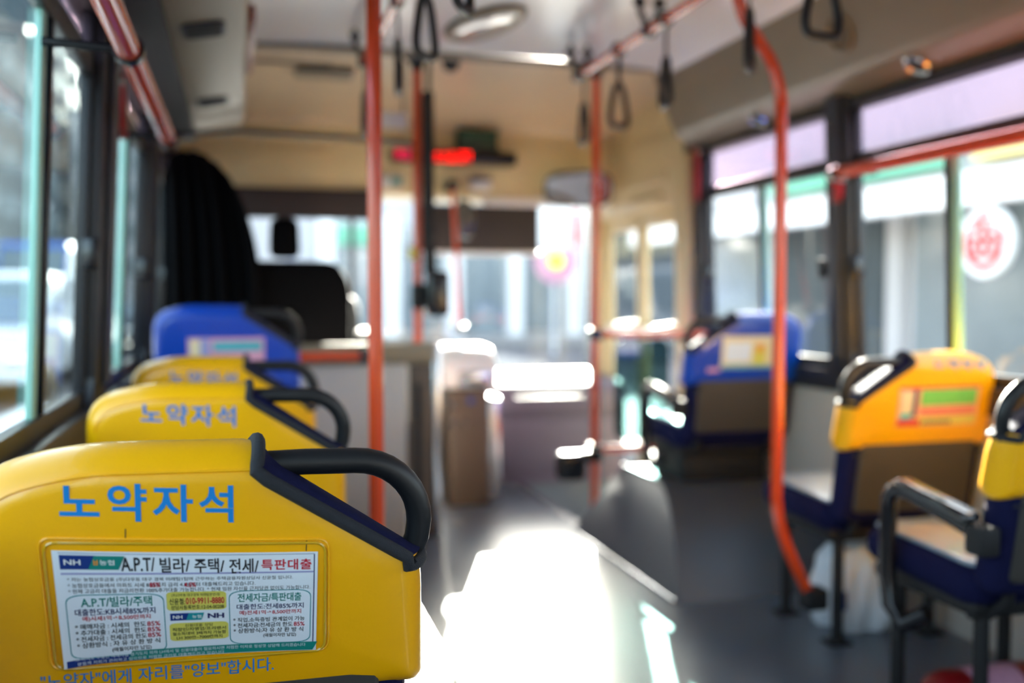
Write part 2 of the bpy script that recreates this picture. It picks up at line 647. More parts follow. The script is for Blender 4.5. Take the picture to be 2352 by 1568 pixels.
for (a, b), yd, lab in zip(LW, (-2.1, -0.3, 1.945, 3.25, 4.3),
                           ('rearmost left window behind the seats', 'left window beside the viewer', 'nearest left sliding window with green tinted panes beside the first yellow seat',
                            'second left sliding window beside the blue seat', 'small left window of the driver beyond the last pillar')):
    window(-1, LX, lean_l, a, b, yd, lab, 'g_left')
for (a, b), yd, lab in zip(RW_, (-2.1, -0.4, 1.1, 2.44, 3.51),
                           ('rearmost right window', 'right window across from the viewer', 'right window behind the nearest right seat',
                            'right sliding window above the yellow seat with the advert', 'right sliding window behind the blue seat on the wheel box')):
    window(1, RX, lean_r, a, b, yd, lab, 'g_clear')

# ceiling, front slope, ducts
g = G()
prof = [(-0.02, 1.90), (0.03, 1.925), (0.25, 1.935), (0.86, 1.945), (1.45, 1.935), (1.70, 1.92), (1.80, 1.89)]
def ceil_f(u, v):
    k = u * (len(prof) - 1)
    i = min(int(k), len(prof) - 2)
    t = k - i
    return (prof[i][0] + t * (prof[i + 1][0] - prof[i][0]), -3.2 + v * 7.15, prof[i][1] + t * (prof[i + 1][1] - prof[i][1]))
g.grid(ceil_f, 24, 4)
g.box(-0.5, 2.1, -3.2, 4.0, 1.97, 2.0)
struct('ceiling', g, 'ceil', 'pale grey laminate bus ceiling', 'ceiling')
g = G()
sec = [(3.95, 1.935), (4.2, 1.925), (4.5, 1.905), (4.8, 1.875), (4.98, 1.845), (5.03, 1.80)]
def slope_f(u, v):
    k = v * (len(sec) - 1)
    i = min(int(k), len(sec) - 2)
    t = k - i
    return (-0.36 + u * 2.3, sec[i][0] + t * (sec[i + 1][0] - sec[i][0]), sec[i][1] + t * (sec[i + 1][1] - sec[i][1]))
g.grid(slope_f, 4, 20)
g.box(-0.42, 2.06, 3.95, 5.45, 1.97, 2.0)
struct('trim_9', g, 'ceilb', 'beige ceiling panel sloping down above the driver', 'ceiling panel')
g = G().box(0.04, 1.74, 3.925, 3.965, 1.915, 1.938, 0.005)
g.box(0.05, 0.38, 4.20, 4.215, 1.915, 1.926).box(1.45, 1.72, 1.2, 1.21, 1.925, 1.94)
struct('trim_10', g, 'joint', 'grey joint strips across the ceiling', 'trim')
g = G().prism([(0.042, 1.945), (0.034, 1.69), (0.022, 1.672), (-0.165, 1.638), (-0.18, 1.638), (-0.36, 1.635), (-0.40, 1.95)], 'y', -3.2, 4.27, 0.004)
struct('trim_11', g, 'beige', 'beige overhead duct along the left side', 'duct')
g = G().prism([(1.745, 1.93), (1.75, 1.915), (1.775, 1.86), (1.845, 1.685), (1.86, 1.665), (1.965, 1.605), (2.03, 1.63), (2.03, 1.95)], 'y', -3.2, 4.05, 0.004)
struct('trim_12', g, 'beige', 'beige overhead duct along the right side', 'duct')
g = G()
for y in (1.86,):
    g.prism([(1.744, 1.929), (1.749, 1.913), (1.773, 1.858), (1.843, 1.684), (1.858, 1.663), (1.963, 1.603), (1.98, 1.62), (1.80, 1.9)], 'y', y, y + 0.008)
struct('trim_13', g, 'joint', 'dark panel joint in the right duct above the near window', 'trim')
g = G().box(-0.345, -0.16, -3.2, 4.27, 1.60, 1.645)
struct('trim_14', g, 'matte', 'black header strip under the left duct', 'trim')
g = G().box(1.93, 1.99, -3.2, 4.05, 1.585, 1.61)
struct('trim_15', g, 'frame', 'black header strip under the right duct', 'trim')

g = G().box(1.94, 2.06, 4.05, 5.42, 1.70, 1.97).box(-0.42, -0.335, 4.27, 5.42, 1.60, 1.97)
struct('trim_18', g, 'cream', 'cream panels above the front door and the driver window', 'trim')

# back of the bus behind the viewer
g = G().box(-0.45, 2.1, -3.25, -3.2, -0.1, 2.0)
struct('wall_back', g, 'wall', 'rear wall of the bus behind the viewer', 'wall')

# front bulkhead above the windscreen
g = G().box(-0.42, 2.06, 5.02, 5.42, 1.48, 1.97, 0.012)
g.box(0.0, 1.9, 5.012, 5.02, 1.52, 1.525).box(0.0, 0.45, 5.012, 5.02, 1.56, 1.70, 0.003).box(0.5, 1.9, 5.013, 5.02, 1.74, 1.745)
struct('wall_front', g, 'cream', 'cream bulkhead above the windscreen', 'wall')
g = G().box(-0.42, 2.06, 5.36, 5.42, -0.3, 0.54)
struct('wall_front_lower', g, 'dash', 'front wall of the bus below the windscreen', 'wall')

# windscreen
w = tag(link('window_11', None), 'wide windscreen across the front of the bus', 'windscreen', None, 'structure')
g = G().box(-0.36, 1.98, 5.385, 5.392, 0.54, 1.48)
obj('pane', g, 'g_clear', w)
g = G().box(-0.42, -0.33, 5.34, 5.43, 0.4, 1.6, 0.01).box(1.94, 2.04, 5.34, 5.43, 0.4, 1.6, 0.01).box(-0.36, 2.0, 5.35, 5.42, 0.52, 0.555, 0.008)
g.box(0.575, 0.60, 5.36, 5.41, 0.54, 1.48, 0.004)
obj('window_frame', g, 'frame', w)

# front door in the right wall
d = tag(link('door_1', None), 'cream framed double folding front door with two tall glass leaves', 'door', None, 'structure')
d.location = (2.0, 4.6, -0.3)
loc = lambda g: g.xf(lean_r).xf(lambda c: (c.x - 2.0, c.y - 4.6, c.z + 0.3))
g = G().box(1.955, 2.04, 4.10, 4.22, -0.35, 1.70, 0.01).box(1.955, 2.04, 5.19, 5.36, -0.35, 1.70, 0.01).box(1.955, 2.04, 4.10, 5.36, 1.385, 1.72, 0.01)
g.box(1.945, 1.957, 4.3, 5.0, 1.50, 1.56, 0.008).box(1.94, 1.958, 4.35, 4.75, 1.40, 1.46, 0.012)
obj('door_frame', loc(g), 'cream', d)
for a, b in ((4.225, 4.70), (4.705, 5.185)):
    g = G()
    for r in ((a, a + 0.055, -0.28, 1.38), (b - 0.055, b, -0.28, 1.38), (a, b, -0.28, -0.20), (a, b, 1.31, 1.385)):
        g.box(1.985, 2.015, *r, 0.006)
    lf = obj('door_leaf', loc(g), 'cream', d)
    obj('pane', loc(G().box(1.998, 2.003, a + 0.05, b - 0.05, -0.22, 1.33)), 'g_clear', lf)
    hb = obj('door_handle', loc(G().tube([(1.96, a + 0.07, 0.83), (1.96, b - 0.07, 0.80)], 0.014).box(1.955, 1.995, a + 0.05, a + 0.075, 0.82, 0.845).box(1.955, 1.995, b - 0.075, b - 0.05, 0.79, 0.815)), 'white', lf)
g = G().box(1.965, 2.03, 3.96, 4.10, -0.35, 1.62, 0.008)
struct('trim_16', g.xf(lean_r), 'frame', 'black post between the last right window and the front door', 'trim')
g = G().box(1.93, 1.97, 4.03, 4.085, 0.0, 1.60, 0.01)
struct('trim_17', g.xf(lean_r), 'cream', 'cream post at the rear edge of the front door', 'trim')

# dashboard right of the driver and cowl under the windscreen
g = G().prism([(4.93, 0.0), (4.93, 0.47), (4.96, 0.505), (5.02, 0.52), (5.355, 0.555), (5.355, 0.0)], 'x', 1.06, 1.98, 0.006)
g.box(1.12, 1.96, 4.918, 4.93, 0.03, 0.33, 0.006).box(1.12, 1.96, 4.915, 4.93, 0.36, 0.45, 0.006)
g.box(1.30, 1.96, 4.90, 4.93, 0.0, 0.035, 0.004)
tag(obj('dashboard', g, 'dash'), 'purple-grey dashboard panel with a sunlit top ledge beside the front door', 'dashboard')

# wheel boxes
def wheel_box(name, x_wall, x_foot, x_top, y_a, y_b, label, off):
    g = G()
    # (y rear, y front) of the arch at rising heights
    lev = [(0.0, 2.84, 3.88), (0.05, 2.925, 3.86), (0.10, 3.01, 3.84), (0.15, 3.095, 3.82), (0.20, 3.185, 3.80), (0.24, 3.27, 3.785), (0.265, 3.335, 3.77), (0.28, 3.39, 3.75)]
    xin = lambda z: x_foot + (x_top - x_foot) * min(1, (z / 0.28)) ** 0.95
    yy = lambda y: y_a + (y - 2.84) / 1.04 * (y_b - y_a)
    vs = []
    for z, ya, yb in lev:
        x = xin(z)
        vs += [(x_wall, yy(ya), z), (x, yy(ya), z), (x, yy(yb), z), (x_wall, yy(yb), z)]
    fs = [(4 * i + k, 4 * i + k + 1, 4 * i + k + 5, 4 * i + k + 4) for i in range(len(lev) - 1) for k in range(3)]
    e = 4 * (len(lev) - 1)
    fs += [(e, e + 1, e + 2, e + 3), (0, 1, 2, 3)]
    fs += [tuple(4 * i for i in range(len(lev))) + tuple(4 * i + 3 for i in range(len(lev) - 1, -1, -1))]
    g.merge(vs, fs)
    o = obj(name, g, 'box', None, 30, off=off)
    tag(o, label, 'wheel box')
    return o
wb = wheel_box('wheel_box', 1.978, 1.325, 1.50, 2.84, 3.88, 'grey vinyl covered wheel box under the blue seat on the right', (1.7, 3.4, 0))
g = G()
E1 = [(1.335, 2.93, 0.004), (1.372, 3.90, 0.004)]
g.tube([(1.318, 2.86, 0.006), (1.318, 3.4, 0.006), (1.32, 3.86, 0.006)], 0.007)
g.tube([(1.498, 3.40, 0.284), (1.498, 3.60, 0.284), (1.498, 3.75, 0.284)], 0.009)
o = obj('edge_strip', g, 'steel', wb)
o.location = (-1.7, -3.4, 0)
wheel_box('wheel_box', -0.34, 0.30, 0.2, 3.16, 3.90, 'grey wheel box under the blue seat on the left', (0, 3.4, 0.10)).location.z = 0.20
# ------------------------------------------------------------------ seats
TAU = R(10)
ZB = 0.36
def frame_pt(u, v, w):
    return (u, -v * math.sin(TAU) - w * math.cos(TAU), ZB + v * math.cos(TAU) - w * math.sin(TAU))

COVER = {}
def cover_shape(s):
    """seat-cover outline; s = +1 when the aisle is on the right"""
    if s in COVER:
        return COVER[s]
    A, B = (0.055, 0.467), (0.226, 0.348)
    bt = 0.185 if s > 0 else 0.205
    pts = [(-0.226, bt), (-0.230, 0.34), (-0.226, 0.442), (-0.135, 0.470), A, B, (0.231, bt)]
    pts = round_poly(pts, [0.012, 0.04, 0.06, 0.05, 0.006, 0.012, 0.012], 8)
    if s < 0:
        pts = [(-u, v) for u, v in pts][::-1]
        A, B = (-A[0], A[1]), (-B[0], B[1])
    COVER[s] = (Pillow(pts, 0.03, 0.044, 0.006, 0.012, bf=0.0), A, B)
    return COVER[s]


def cover_pt(s):
    """the front lip of the cut corner sits lower than the rear lip"""
    P, A, B = cover_shape(s)
    e = (Vector(B) - Vector(A)).normalized()
    nin = Vector((-e.y, e.x))
    if nin.dot(Vector(P.c) - Vector(A)) < 0:
        nin = -nin
    L = (Vector(B) - Vector(A)).length
    def f(u, v, w):
        d = Vector((u, v)) - Vector(A)
        q, a = d.dot(nin), d.dot(e) / L
        m = max(0.0, 1 - abs(q) / 0.09) * max(0.0, min(1.0, min(a + 0.05, 1.12 - a) / 0.18))
        k = max(0.0, min(1.0, (0.038 - w) / 0.082))
        return frame_pt(u + nin.x * 0.024 * m * k, v + nin.y * 0.024 * m * k, w)
    return f


def on_cover(P, lift):
    return lambda u, v: frame_pt(u, v, P.surf(u, v) + lift)


def advert_loans(root, P):
    """the printed loan advert in its clear pocket on the nearest seat"""
    def quad(a, b):
        u = (-0.1348 + a * 0.2438) * (1 - b) + (-0.1416 + a * 0.2523) * b
        top = 0.3805 - 0.003 * a * (1 - a) - 0.0196 * a
        bot = 0.2561 + 0.014 * a * (1 - a) - 0.0061 * a
        return u, bot + b * (top - bot)
    def at(lift):
        def f(a, b):
            u, v = quad(a, b)
            curl = 0.004 * max(0, 1 - a / 0.12) ** 2 * (1 - b)
            return frame_pt(u, v, P.surf(u, v) + 0.0016 + curl + lift)
        return f
    card = obj('advert_card', G().grid(at(0), 60, 26), 'paper', root, 30)
    card['label'] = 'white loan advert printed in black red and green'
    L1, L2, L3 = at(0.0004), at(0.0007), at(0.0010)
    def patch(name, m, x0, x1, y0, y1, f=L1, skew=0.0, nu=16, nv=4):
        return obj(name, G().grid(lambda i, j: f(x0 + i * (x1 - x0) + skew * j, y0 + j * (y1 - y0)), nu, nv), m, card, 0, weld=False)
    def ring(name, m, x0, x1, y0, y1, r, th, f=L1, fill=False):
        o = resample(round_poly([(x0, y0), (x1, y0), (x1, y1), (x0, y1)], [(r, r * 2.4)] * 0 or r, 6), 0.03)
        c = ((x0 + x1) / 2, (y0 + y1) / 2)
        n = len(o)
        if fill:
            vs = [f(*p) for p in o]
            for t in (0.66, 0.33):
                vs += [f(c[0] + (p[0] - c[0]) * t, c[1] + (p[1] - c[1]) * t) for p in o]
            vs.append(f(*c))
            fs = [(k * n + i, k * n + (i + 1) % n, (k + 1) * n + (i + 1) % n, (k + 1) * n + i) for k in range(2) for i in range(n)]
            fs += [(2 * n + i, 2 * n + (i + 1) % n, 3 * n) for i in range(n)]
        else:
            hx, hy = (x1 - x0) / 2, (y1 - y0) / 2
            vs = [f(*p) for p in o] + [f(c[0] + (p[0] - c[0]) * (1 - th / hx), c[1] + (p[1] - c[1]) * (1 - 2.4 * th / hy)) for p in o]
            fs = [(i, (i + 1) % n, n + (i + 1) % n, n + i) for i in range(n)]
        return obj(name, G().merge(vs, fs), m, card, 0, weld=False)
    # top banner
    patch('logo_panel', 'nhblue', 0.025, 0.155, 0.845, 0.965)
    patch('logo_panel', 'green', 0.125, 0.235, 0.845, 0.965, L2, 0.025)
    lines('logo_lettering', 'white', card, L3, [(0.04, 0.10, 0.885, 0.93, 'NH', 0.02), (0.168, 0.222, 0.885, 0.932, '농협', 0.01)])
    lines('logo_mark', 'oink', card, L3, [(0.146, 0.162, 0.885, 0.93, 'ㅂ', 0.03)])
    lines('headline', 'ink', card, L1, [(0.245, 0.37, 0.83, 0.955, 'A.P.T/', 0.015), (0.388, 0.50, 0.815, 0.955, '빌라/', 0.015),
                                        (0.517, 0.632, 0.81, 0.95, '주택/', 0.015), (0.65, 0.765, 0.80, 0.945, '전세/', 0.015)])
    lines('headline', 'red', card, L1, [(0.775, 0.975, 0.83, 0.935, '특판대출', 0.02, 1.1)])
    patch('rule_line', 'lilac', 0.025, 0.985, 0.80, 0.815)
    # small print
    lines('small_print', 'ink', card, L1, [
        (0.045, 0.90, 0.735, 0.775, '* 저는 농협상호금융 (주)다우동 대구 경북 미래팀1팀에 근무하는 주택금융자원상담사 신윤철 입니다.'),
        (0.045, 0.75, 0.685, 0.725, '* 농협상호금융에서 아파트 시세 85%까지 금리 4.5%부터 대출해드리고 있습니다.'),
        (0.045, 0.97, 0.635, 0.675, '* 현재 고금리 대출을 저금리전환 100%추가대출 가능합니다. * 현재 임원 자신을 근저당권 없이도 가능합니다.')])
    lines('small_print', 'red', card, L2, [(0.345, 0.385, 0.683, 0.728, '85%', 0.02)])
    lines('small_print', 'red', card, L2, [(0.475, 0.52, 0.68, 0.724, '4.5%', 0.02)])
    # left box
    ring('box_outline', 'teal', 0.03, 0.395, 0.06, 0.625, 0.07, 0.003)
    lines('box_heading', 'green', card, L1, [(0.085, 0.35, 0.51, 0.605, 'A.P.T/빌라/주택', 0.015)])
    lines('box_print', 'navyink', card, L1, [(0.06, 0.36, 0.44, 0.50, '대출한도:KB시세85%까지', 0.012)])
    lines('box_print', 'red', card, L1, [(0.085, 0.34, 0.385, 0.435, '예)시세1억→8,500만까지', 0.012),
                                         (0.325, 0.375, 0.322, 0.366, '85%', 0.015), (0.325, 0.375, 0.268, 0.312, '85%', 0.015), (0.325, 0.375, 0.214, 0.258, '85%', 0.015)])
    lines('box_print', 'ink', card, L1, [
        (0.055, 0.32, 0.32, 0.368, '* 매매자금 : 시세의  한도', 0.01), (0.055, 0.32, 0.265, 0.313, '* 추가대출 : 시세의  한도', 0.01),
        (0.055, 0.32, 0.21, 0.258, '* 전세자금 : 전세금의 한도', 0.01), (0.055, 0.37, 0.155, 0.203, '* 상환방식 : 자 유 상 환 방 식', 0.01),
        (0.185, 0.335, 0.095, 0.142, '(매월이자만 납입)', 0.01)])
    # middle column
    ring('yellow_box', 'pale_yellow', 0.405, 0.635, 0.455, 0.635, 0.03, 0, L1, True)
    lines('box_print', 'ink', card, L2, [(0.425, 0.61, 0.585, 0.62, '(주)다우동 대구경북 미래팀분양1팀'), (0.415, 0.475, 0.515, 0.575, '신윤철:', 0.012), (0.42, 0.625, 0.465, 0.508, '상담사등록번호:12-04-00208', 0.008)])
    lines('box_print', 'red', card, L2, [(0.478, 0.627, 0.515, 0.578, '010-9911-8880', 0.02)])
    patch('logo_panel', 'nhblue', 0.415, 0.50, 0.36, 0.43)
    patch('logo_panel', 'teal', 0.475, 0.535, 0.36, 0.43, L2, 0.012)
    lines('logo_lettering', 'white', card, L3, [(0.425, 0.462, 0.38, 0.412, 'NH', 0.02), (0.50, 0.535, 0.38, 0.412, '농협', 0.01)])
    lines('logo_lettering', 'navyink', card, L1, [(0.56, 0.625, 0.37, 0.42, 'NH', 0.04)])
    ring('yellow_box', 'pale_yellow', 0.41, 0.64, 0.16, 0.335, 0.03, 0, L1, True)
    lines('box_print', 'ink', card, L2, [(0.47, 0.58, 0.295, 0.325, '신용대출 상담'), (0.42, 0.63, 0.255, 0.29, '직장인/자영업/프리랜서', 0.01), (0.42, 0.63, 0.213, 0.248, '월소득대비 3배까지 가능함', 0.01), (0.435, 0.615, 0.172, 0.207, 'LH 300만~7000만까지', 0.01)])
    # right box
    ring('box_outline', 'teal', 0.645, 0.975, 0.09, 0.635, 0.07, 0.003)
    lines('box_heading', 'green', card, L1, [(0.68, 0.935, 0.52, 0.605, '전세자금/특판대출', 0.015)])
    lines('box_print', 'navyink', card, L1, [(0.675, 0.945, 0.445, 0.50, '대출한도:전세85%까지', 0.012)])
    lines('box_print', 'red', card, L1, [(0.685, 0.935, 0.385, 0.435, '예)전세1억→8,500만까지', 0.012), (0.905, 0.95, 0.262, 0.305, '85%', 0.015)])
    lines('box_print', 'ink', card, L1, [
        (0.66, 0.95, 0.315, 0.363, '* 직업,소득증빙 관계없이 가능', 0.01), (0.66, 0.90, 0.26, 0.308, '* 전세자금:전세금의 한도', 0.01),
        (0.66, 0.945, 0.205, 0.253, '* 상환방식:자 유 상 환 방 식', 0.01), (0.78, 0.915, 0.15, 0.195, '(매월이자만 납입)', 0.01)])
    # foot band
    patch('foot_band', 'nhblue', 0.012, 0.34, 0.0, 0.06, L1)
    patch('foot_band', 'green', 0.24, 0.985, 0.008, 0.095, L2, 0.02, 30, 6)
    lines('foot_print', 'paper', card, L3, [(0.03, 0.955, 0.05, 0.085, '* 그 외에도 부동산 매매자금 경기도지 의하 LH에서 및 신용대출이 필요하시면 저렴한 이자로 정성껏 상담해 드리겠습니다'),
                                            (0.05, 0.62, 0.008, 0.04, '분들께 저희가 관리하고 있으므로 저렴한 금리로 대출해드리고 있습니다')])
    patch('card_border', 'navyink', 0.022, 0.985, 0.98, 0.984)
    patch('card_border', 'navyink', 0.984, 0.988, 0.05, 0.98, L1, 0, 2, 16)
    # clear pocket rim pressed into the vinyl
    rim = round_poly([(-0.143, 0.2535), (0.1185, 0.2485), (0.1185, 0.3695), (-0.149, 0.3885)], 0.012, 5)
    f = on_cover(P, 0.0006)
    obj('advert_pocket', G().tube([f(*p) for p in resample(rim, 0.008)], 0.0016, 6, True), 'plastic_clear', root)
    obj('advert_pocket', G().tube([f(*p) for p in resample([(p[0] * 1.03, p[1] + max(0, p[1] - 0.32) * 0.07) for p in rim], 0.008)], 0.0012, 6, True), 'yellow', root)


def advert_small(root, P, s, kind):
    """the smaller bright adverts on the other seats"""
    v0 = 0.005
    f = lambda lift: (lambda u, v: frame_pt(u, v, P.surf(u, v) + lift))
    def patch(name, m, u0, u1, w0, w1, lift, par):
        return obj(name, G().grid(lambda i, j: f(lift)(u0 + i * (u1 - u0), w0 + j * (w1 - w0)), 10, 6), m, par, 0, weld=False)
    if kind == 'green':
        c = patch('advert_card', 'peach', -0.088, 0.163, 0.278, 0.386, 0.0012, root)
        c['label'] = 'peach coloured advert with a green banner'
        patch('card_border', 'red', -0.088, 0.163, 0.380, 0.386, 0.0015, c)
        patch('card_banner', 'greenprint', -0.022, 0.155, 0.335, 0.378, 0.0016, c)
        patch('card_picture', 'creamprint', -0.08, -0.04, 0.305, 0.375, 0.0016, c)
        patch('card_picture', 'cyanprint', -0.08, -0.045, 0.298, 0.315, 0.0018, c)
        patch('card_picture', 'navyink', -0.045, -0.032, 0.305, 0.38, 0.0018, c)
        patch('card_banner', 'red', -0.086, -0.015, 0.280, 0.297, 0.0019, c)
        patch('card_banner', 'pale_yellow', -0.03, 0.16, 0.282, 0.303, 0.0017, c)
        g = G()
        for k in range(7):
            g.grid(lambda i, j: f(0.002)(-0.008 + k * 0.013 + i * 0.009, 0.283 + j * 0.010), 1, 1)
        obj('card_print', g, 'navyink', c, 0, weld=False)
        g = G()
        for k in range(3):
            g.grid(lambda i, j: f(0.002)(-0.02 + i * 0.17, 0.308 + k * 0.008 + j * 0.003), 8, 1)
        obj('card_print', g, 'red', c, 0, weld=False)
    elif kind == 'cream':
        c = patch('advert_card', 'creamprint', -0.105, 0.13, 0.275, 0.393, 0.0012, root)
        c['label'] = 'cream advert with small yellow and green print'
        patch('card_picture', 'pale_yellow', 0.02, 0.07, 0.285, 0.36, 0.0016, c)
        patch('card_picture', 'oink', 0.03, 0.06, 0.335, 0.36, 0.0018, c)
        patch('card_banner', 'paper', -0.09, 0.01, 0.30, 0.37, 0.0015, c)
        patch('card_banner', 'cyanprint', -0.10, 0.125, 0.277, 0.286, 0.0017, c)
        patch('torn_label', 'pinkprint', -0.155, -0.105, 0.262, 0.278, 0.0014, root)
    else:
        c = patch('advert_card', 'pinkprint', -0.122, 0.114, 0.262, 0.372, 0.0012, root)
        c['label'] = 'pink advert with a turquoise banner'
        patch('card_banner', 'cyanprint', -0.045, 0.105, 0.330, 0.358, 0.0016, c)
        patch('card_picture', 'creamprint', -0.115, -0.075, 0.30, 0.365, 0.0016, c)
        patch('card_picture', 'lilac', -0.085, -0.055, 0.29, 0.368, 0.0018, c)
        patch('card_banner', 'red', -0.06, 0.04, 0.285, 0.30, 0.0017, c)
        patch('card_banner', 'paper', 0.05, 0.108, 0.268, 0.285, 0.0017, c)


def bus_seat(loc, s, colour, label, advert=None, lettering=True, foot=0.0, armrest=False, group=None, legs=True):
    root = thing('bus_seat', loc, label, 'seat', group)
    P, A, B = cover_shape(s)
    # cushion
    g = G()
    C = Pillow(round_poly([(-0.215, 0.015), (0.215, 0.015), (0.21, 0.40), (-0.21, 0.40)], 0.05, 6), 0.03, 0.042, 0.012, 0.03)
    C.add(g, lambda u, v, w: (u, v, 0.372 + w - 0.10 * (0.40 - v) ** 2))
    cu = obj('cushion', g, 'navy', root)
    g = G()
    C2 = Pillow(round_poly([(-0.198, 0.03), (0.198, 0.03), (0.192, 0.388), (-0.192, 0.388)], 0.04, 6), 0.014, 0.007, 0.012, 0.03, bf=0.0)
    C2.add(g, lambda u, v, w: (u, v, 0.372 + 0.045 + w - 0.10 * (0.40 - v) ** 2))
    obj('seat_pad', g, 'pad', cu)['label'] = 'pale blue-grey glossy seat pad'
    obj('seat_pan', G().box(-0.195, 0.195, 0.03, 0.37, 0.295, 0.335, 0.015), 'matte', root)
    # backrest
    g = G()
    bk = round_poly([(-0.212, 0.0), (0.212, 0.0), (0.212, 0.24), (-0.212, 0.24)], [0.03, 0.03, 0.01, 0.01], 6)
    Pillow(bk, 0.022, 0.036, 0.0, 0.03).add(g, frame_pt)
    obj('backrest', g, 'navy', root)
    g = G()
    pn = round_poly([(-0.178, 0.035), (0.178, 0.035), (0.178, 0.235), (-0.178, 0.235)], [0.02, 0.02, 0.005, 0.005], 5)
    Pillow(pn, 0.006, 0.007, 0.003, 0.03).add(g, lambda u, v, w: frame_pt(u, v, w + 0.036))
    obj('back_panel', g, 'shell', root)['label'] = 'dark brown-grey back panel'
    # vinyl cover
    g = G()
    cpt = cover_pt(s)
    P.add(g, cpt)
    cv = obj('headrest_cover', g, colour, root, 55)
    cv['label'] = ('yellow' if colour == 'yellow' else 'blue') + ' vinyl cover with a cut-away aisle corner'
    # seam along the top and the rear side edges
    n = len(P.o)
    top = [p for p in P.o if p[1] > 0.40 and (p[0] < A[0] if s > 0 else p[0] > A[0])]
    top.sort(key=lambda p: p[0])
    obj('seam', G().tube([frame_pt(*P.rim(p, R(66), 0.0004)) for p in top], 0.0013, 6), colour, cv)
    vb = min(p[1] for p in P.o)
    obj('hem', G().box(-0.2, 0.2, -0.001, 0.001, 0, 0.006, 0.0008).xf(lambda c: frame_pt(c.x, vb - 0.006 + c.z, 0.0425 + c.y)), 'webbing', cv)
    # opening in the aisle corner: navy lining between two bands of webbing
    dg = [(A[0] + (B[0] - A[0]) * k / 14, A[1] + (B[1] - A[1]) * k / 14) for k in range(15)]
    g = G()
    vs, fs = [], []
    for k, p in enumerate(dg):
        for j in range(-5, 6):
            vs.append(cpt(*P.rim(p, R(13 * j), 0.0015)))
    for k in range(14):
        for j in range(10):
            fs.append((k * 11 + j, k * 11 + j + 1, (k + 1) * 11 + j + 1, (k + 1) * 11 + j))
    obj('lining', G().merge(vs, fs), 'navy', cv)
    loop = []
    a0 = 74
    for a in range(-a0, a0 + 1, 12):
        loop.append(cpt(*P.rim((A[0] - 0.001 * s, A[1] + 0.001), R(a), 0.001)))
    for p in dg[1:]:
        loop.append(cpt(*P.rim((p[0], p[1]), R(a0), 0.0008)))
    for a in range(a0, -a0 - 1, -12):
        loop.append(cpt(*P.rim((B[0] + 0.001 * s, B[1] - 0.012), R(a), 0.001)))
    for p in dg[::-1][:-1]:
        loop.append(cpt(*P.rim((p[0], p[1]), R(-a0), 0.0008)))
    obj('webbing_edge', G().tube(loop, 0.0072, 10, True), 'webbing', cv)
    # tubular handle
    hp = [(0.02 * s, 0.442), (0.10 * s, 0.4435), (0.152 * s, 0.4425)]
    hp += [((0.152 + 0.0715 * math.sin(R(t))) * s, 0.371 + 0.0715 * math.cos(R(t))) for t in range(10, 91, 10)]
    hp += [(0.2215 * s, 0.352), (0.214 * s, 0.33), (0.200 * s, 0.305)]
    hd = obj('grab_handle', G().tube([frame_pt(u, v, 0.004) for u, v in hp], 0.0138, 18), 'rubber', root)
    # lettering
    if lettering:
        f = on_cover(P, 0.0005)
        x0, x1 = (-0.133, 0.0275) if s > 0 else (0.008, 0.168)
        dv = 0.0 if s > 0 else 0.024
        dy = (0.038, 0.0) if s > 0 else (0.026, 0.0)
        text('lettering', 'blueink', cv, lambda a, b: f(x0 + a * (x1 - x0), 0.4095 + dv - (0.0115 if s > 0 else 0.006) * a + b * dy[0]), 0, 1, 0, 1, '노약자석', 0.022, 1.22)
    if advert == 'loans':
        advert_loans(root, P)
        f = on_cover(P, 0.0005)
        text('lettering', 'blueink', cv, lambda a, b: f(-0.158 + a * 0.224, 0.2325 - 0.0035 * a + b * 0.0168), 0, 1, 0, 1, '"노약자"에게 자리를"양보"합시다.', 0.008)
        # scuffs and ink ticks on the vinyl
        for (u, v, du, dv) in ((-0.075, 0.386, 0.0004, 0.012), (0.0985, 0.362, 0.0004, 0.012)):
            g = G().grid(lambda i, j: f(u + i * 0.0009 + du * j, v + j * dv), 1, 3)
            obj('pen_mark', g, 'ink', cv, 0, weld=False)
    elif advert:
        advert_small(root, P, s, advert)
    # legs
    if legs:
        for ux in (0.15 * s, -0.15 * s):
            for y in (0.06, 0.33):
                lg = obj('leg', G().tube([(ux, y, 0.31), (ux, y, foot + 0.006)], 0.016, 12).box(ux - 0.035, ux + 0.035, y - 0.03, y + 0.03, foot, foot + 0.008, 0.003), 'matte', root)
    else:
        obj('pedestal', G().box(-0.17, 0.17, 0.06, 0.34, foot, 0.31, 0.01), 'matte', root)
    for y in (0.06, 0.33):
        obj('frame_rail', G().tube([(-0.18, y, 0.30), (0.18, y, 0.30)], 0.014, 10), 'matte', root)
    for x in (-0.15, 0.15):
        obj('back_bracket', G().tube([(x, 0.04, 0.30), (x, -0.01, 0.34), (x, -0.03, 0.42)], 0.012, 8), 'matte', root)
    if armrest:
        x = 0.243 * s
        pa = [(x, -0.03, 0.495), (x, 0.05, 0.511), (x, 0.19, 0.535)] + [(x, 0.20 + 0.045 * math.sin(R(t)), 0.491 + 0.045 * math.cos(R(t))) for t in range(0, 91, 15)]
        pa += [(x, 0.247, 0.45), (x, 0.25, 0.34), (x, 0.235, 0.27), (x * 0.97, 0.20, 0.235), (x * 0.85, 0.16, 0.27)]
        ar = obj('armrest', G().tube(pa, 0.019, 14), 'black', root)
        ar['label'] = 'looped black armrest'
        obj('armrest_pad', G().box(x - 0.022, x + 0.022, -0.02, 0.20, 0.0, 0.022, 0.009, 3).xf(lambda c: (c.x, c.y, c.z + 0.507 + 0.155 * (c.y + 0.02))), 'gloss', ar)
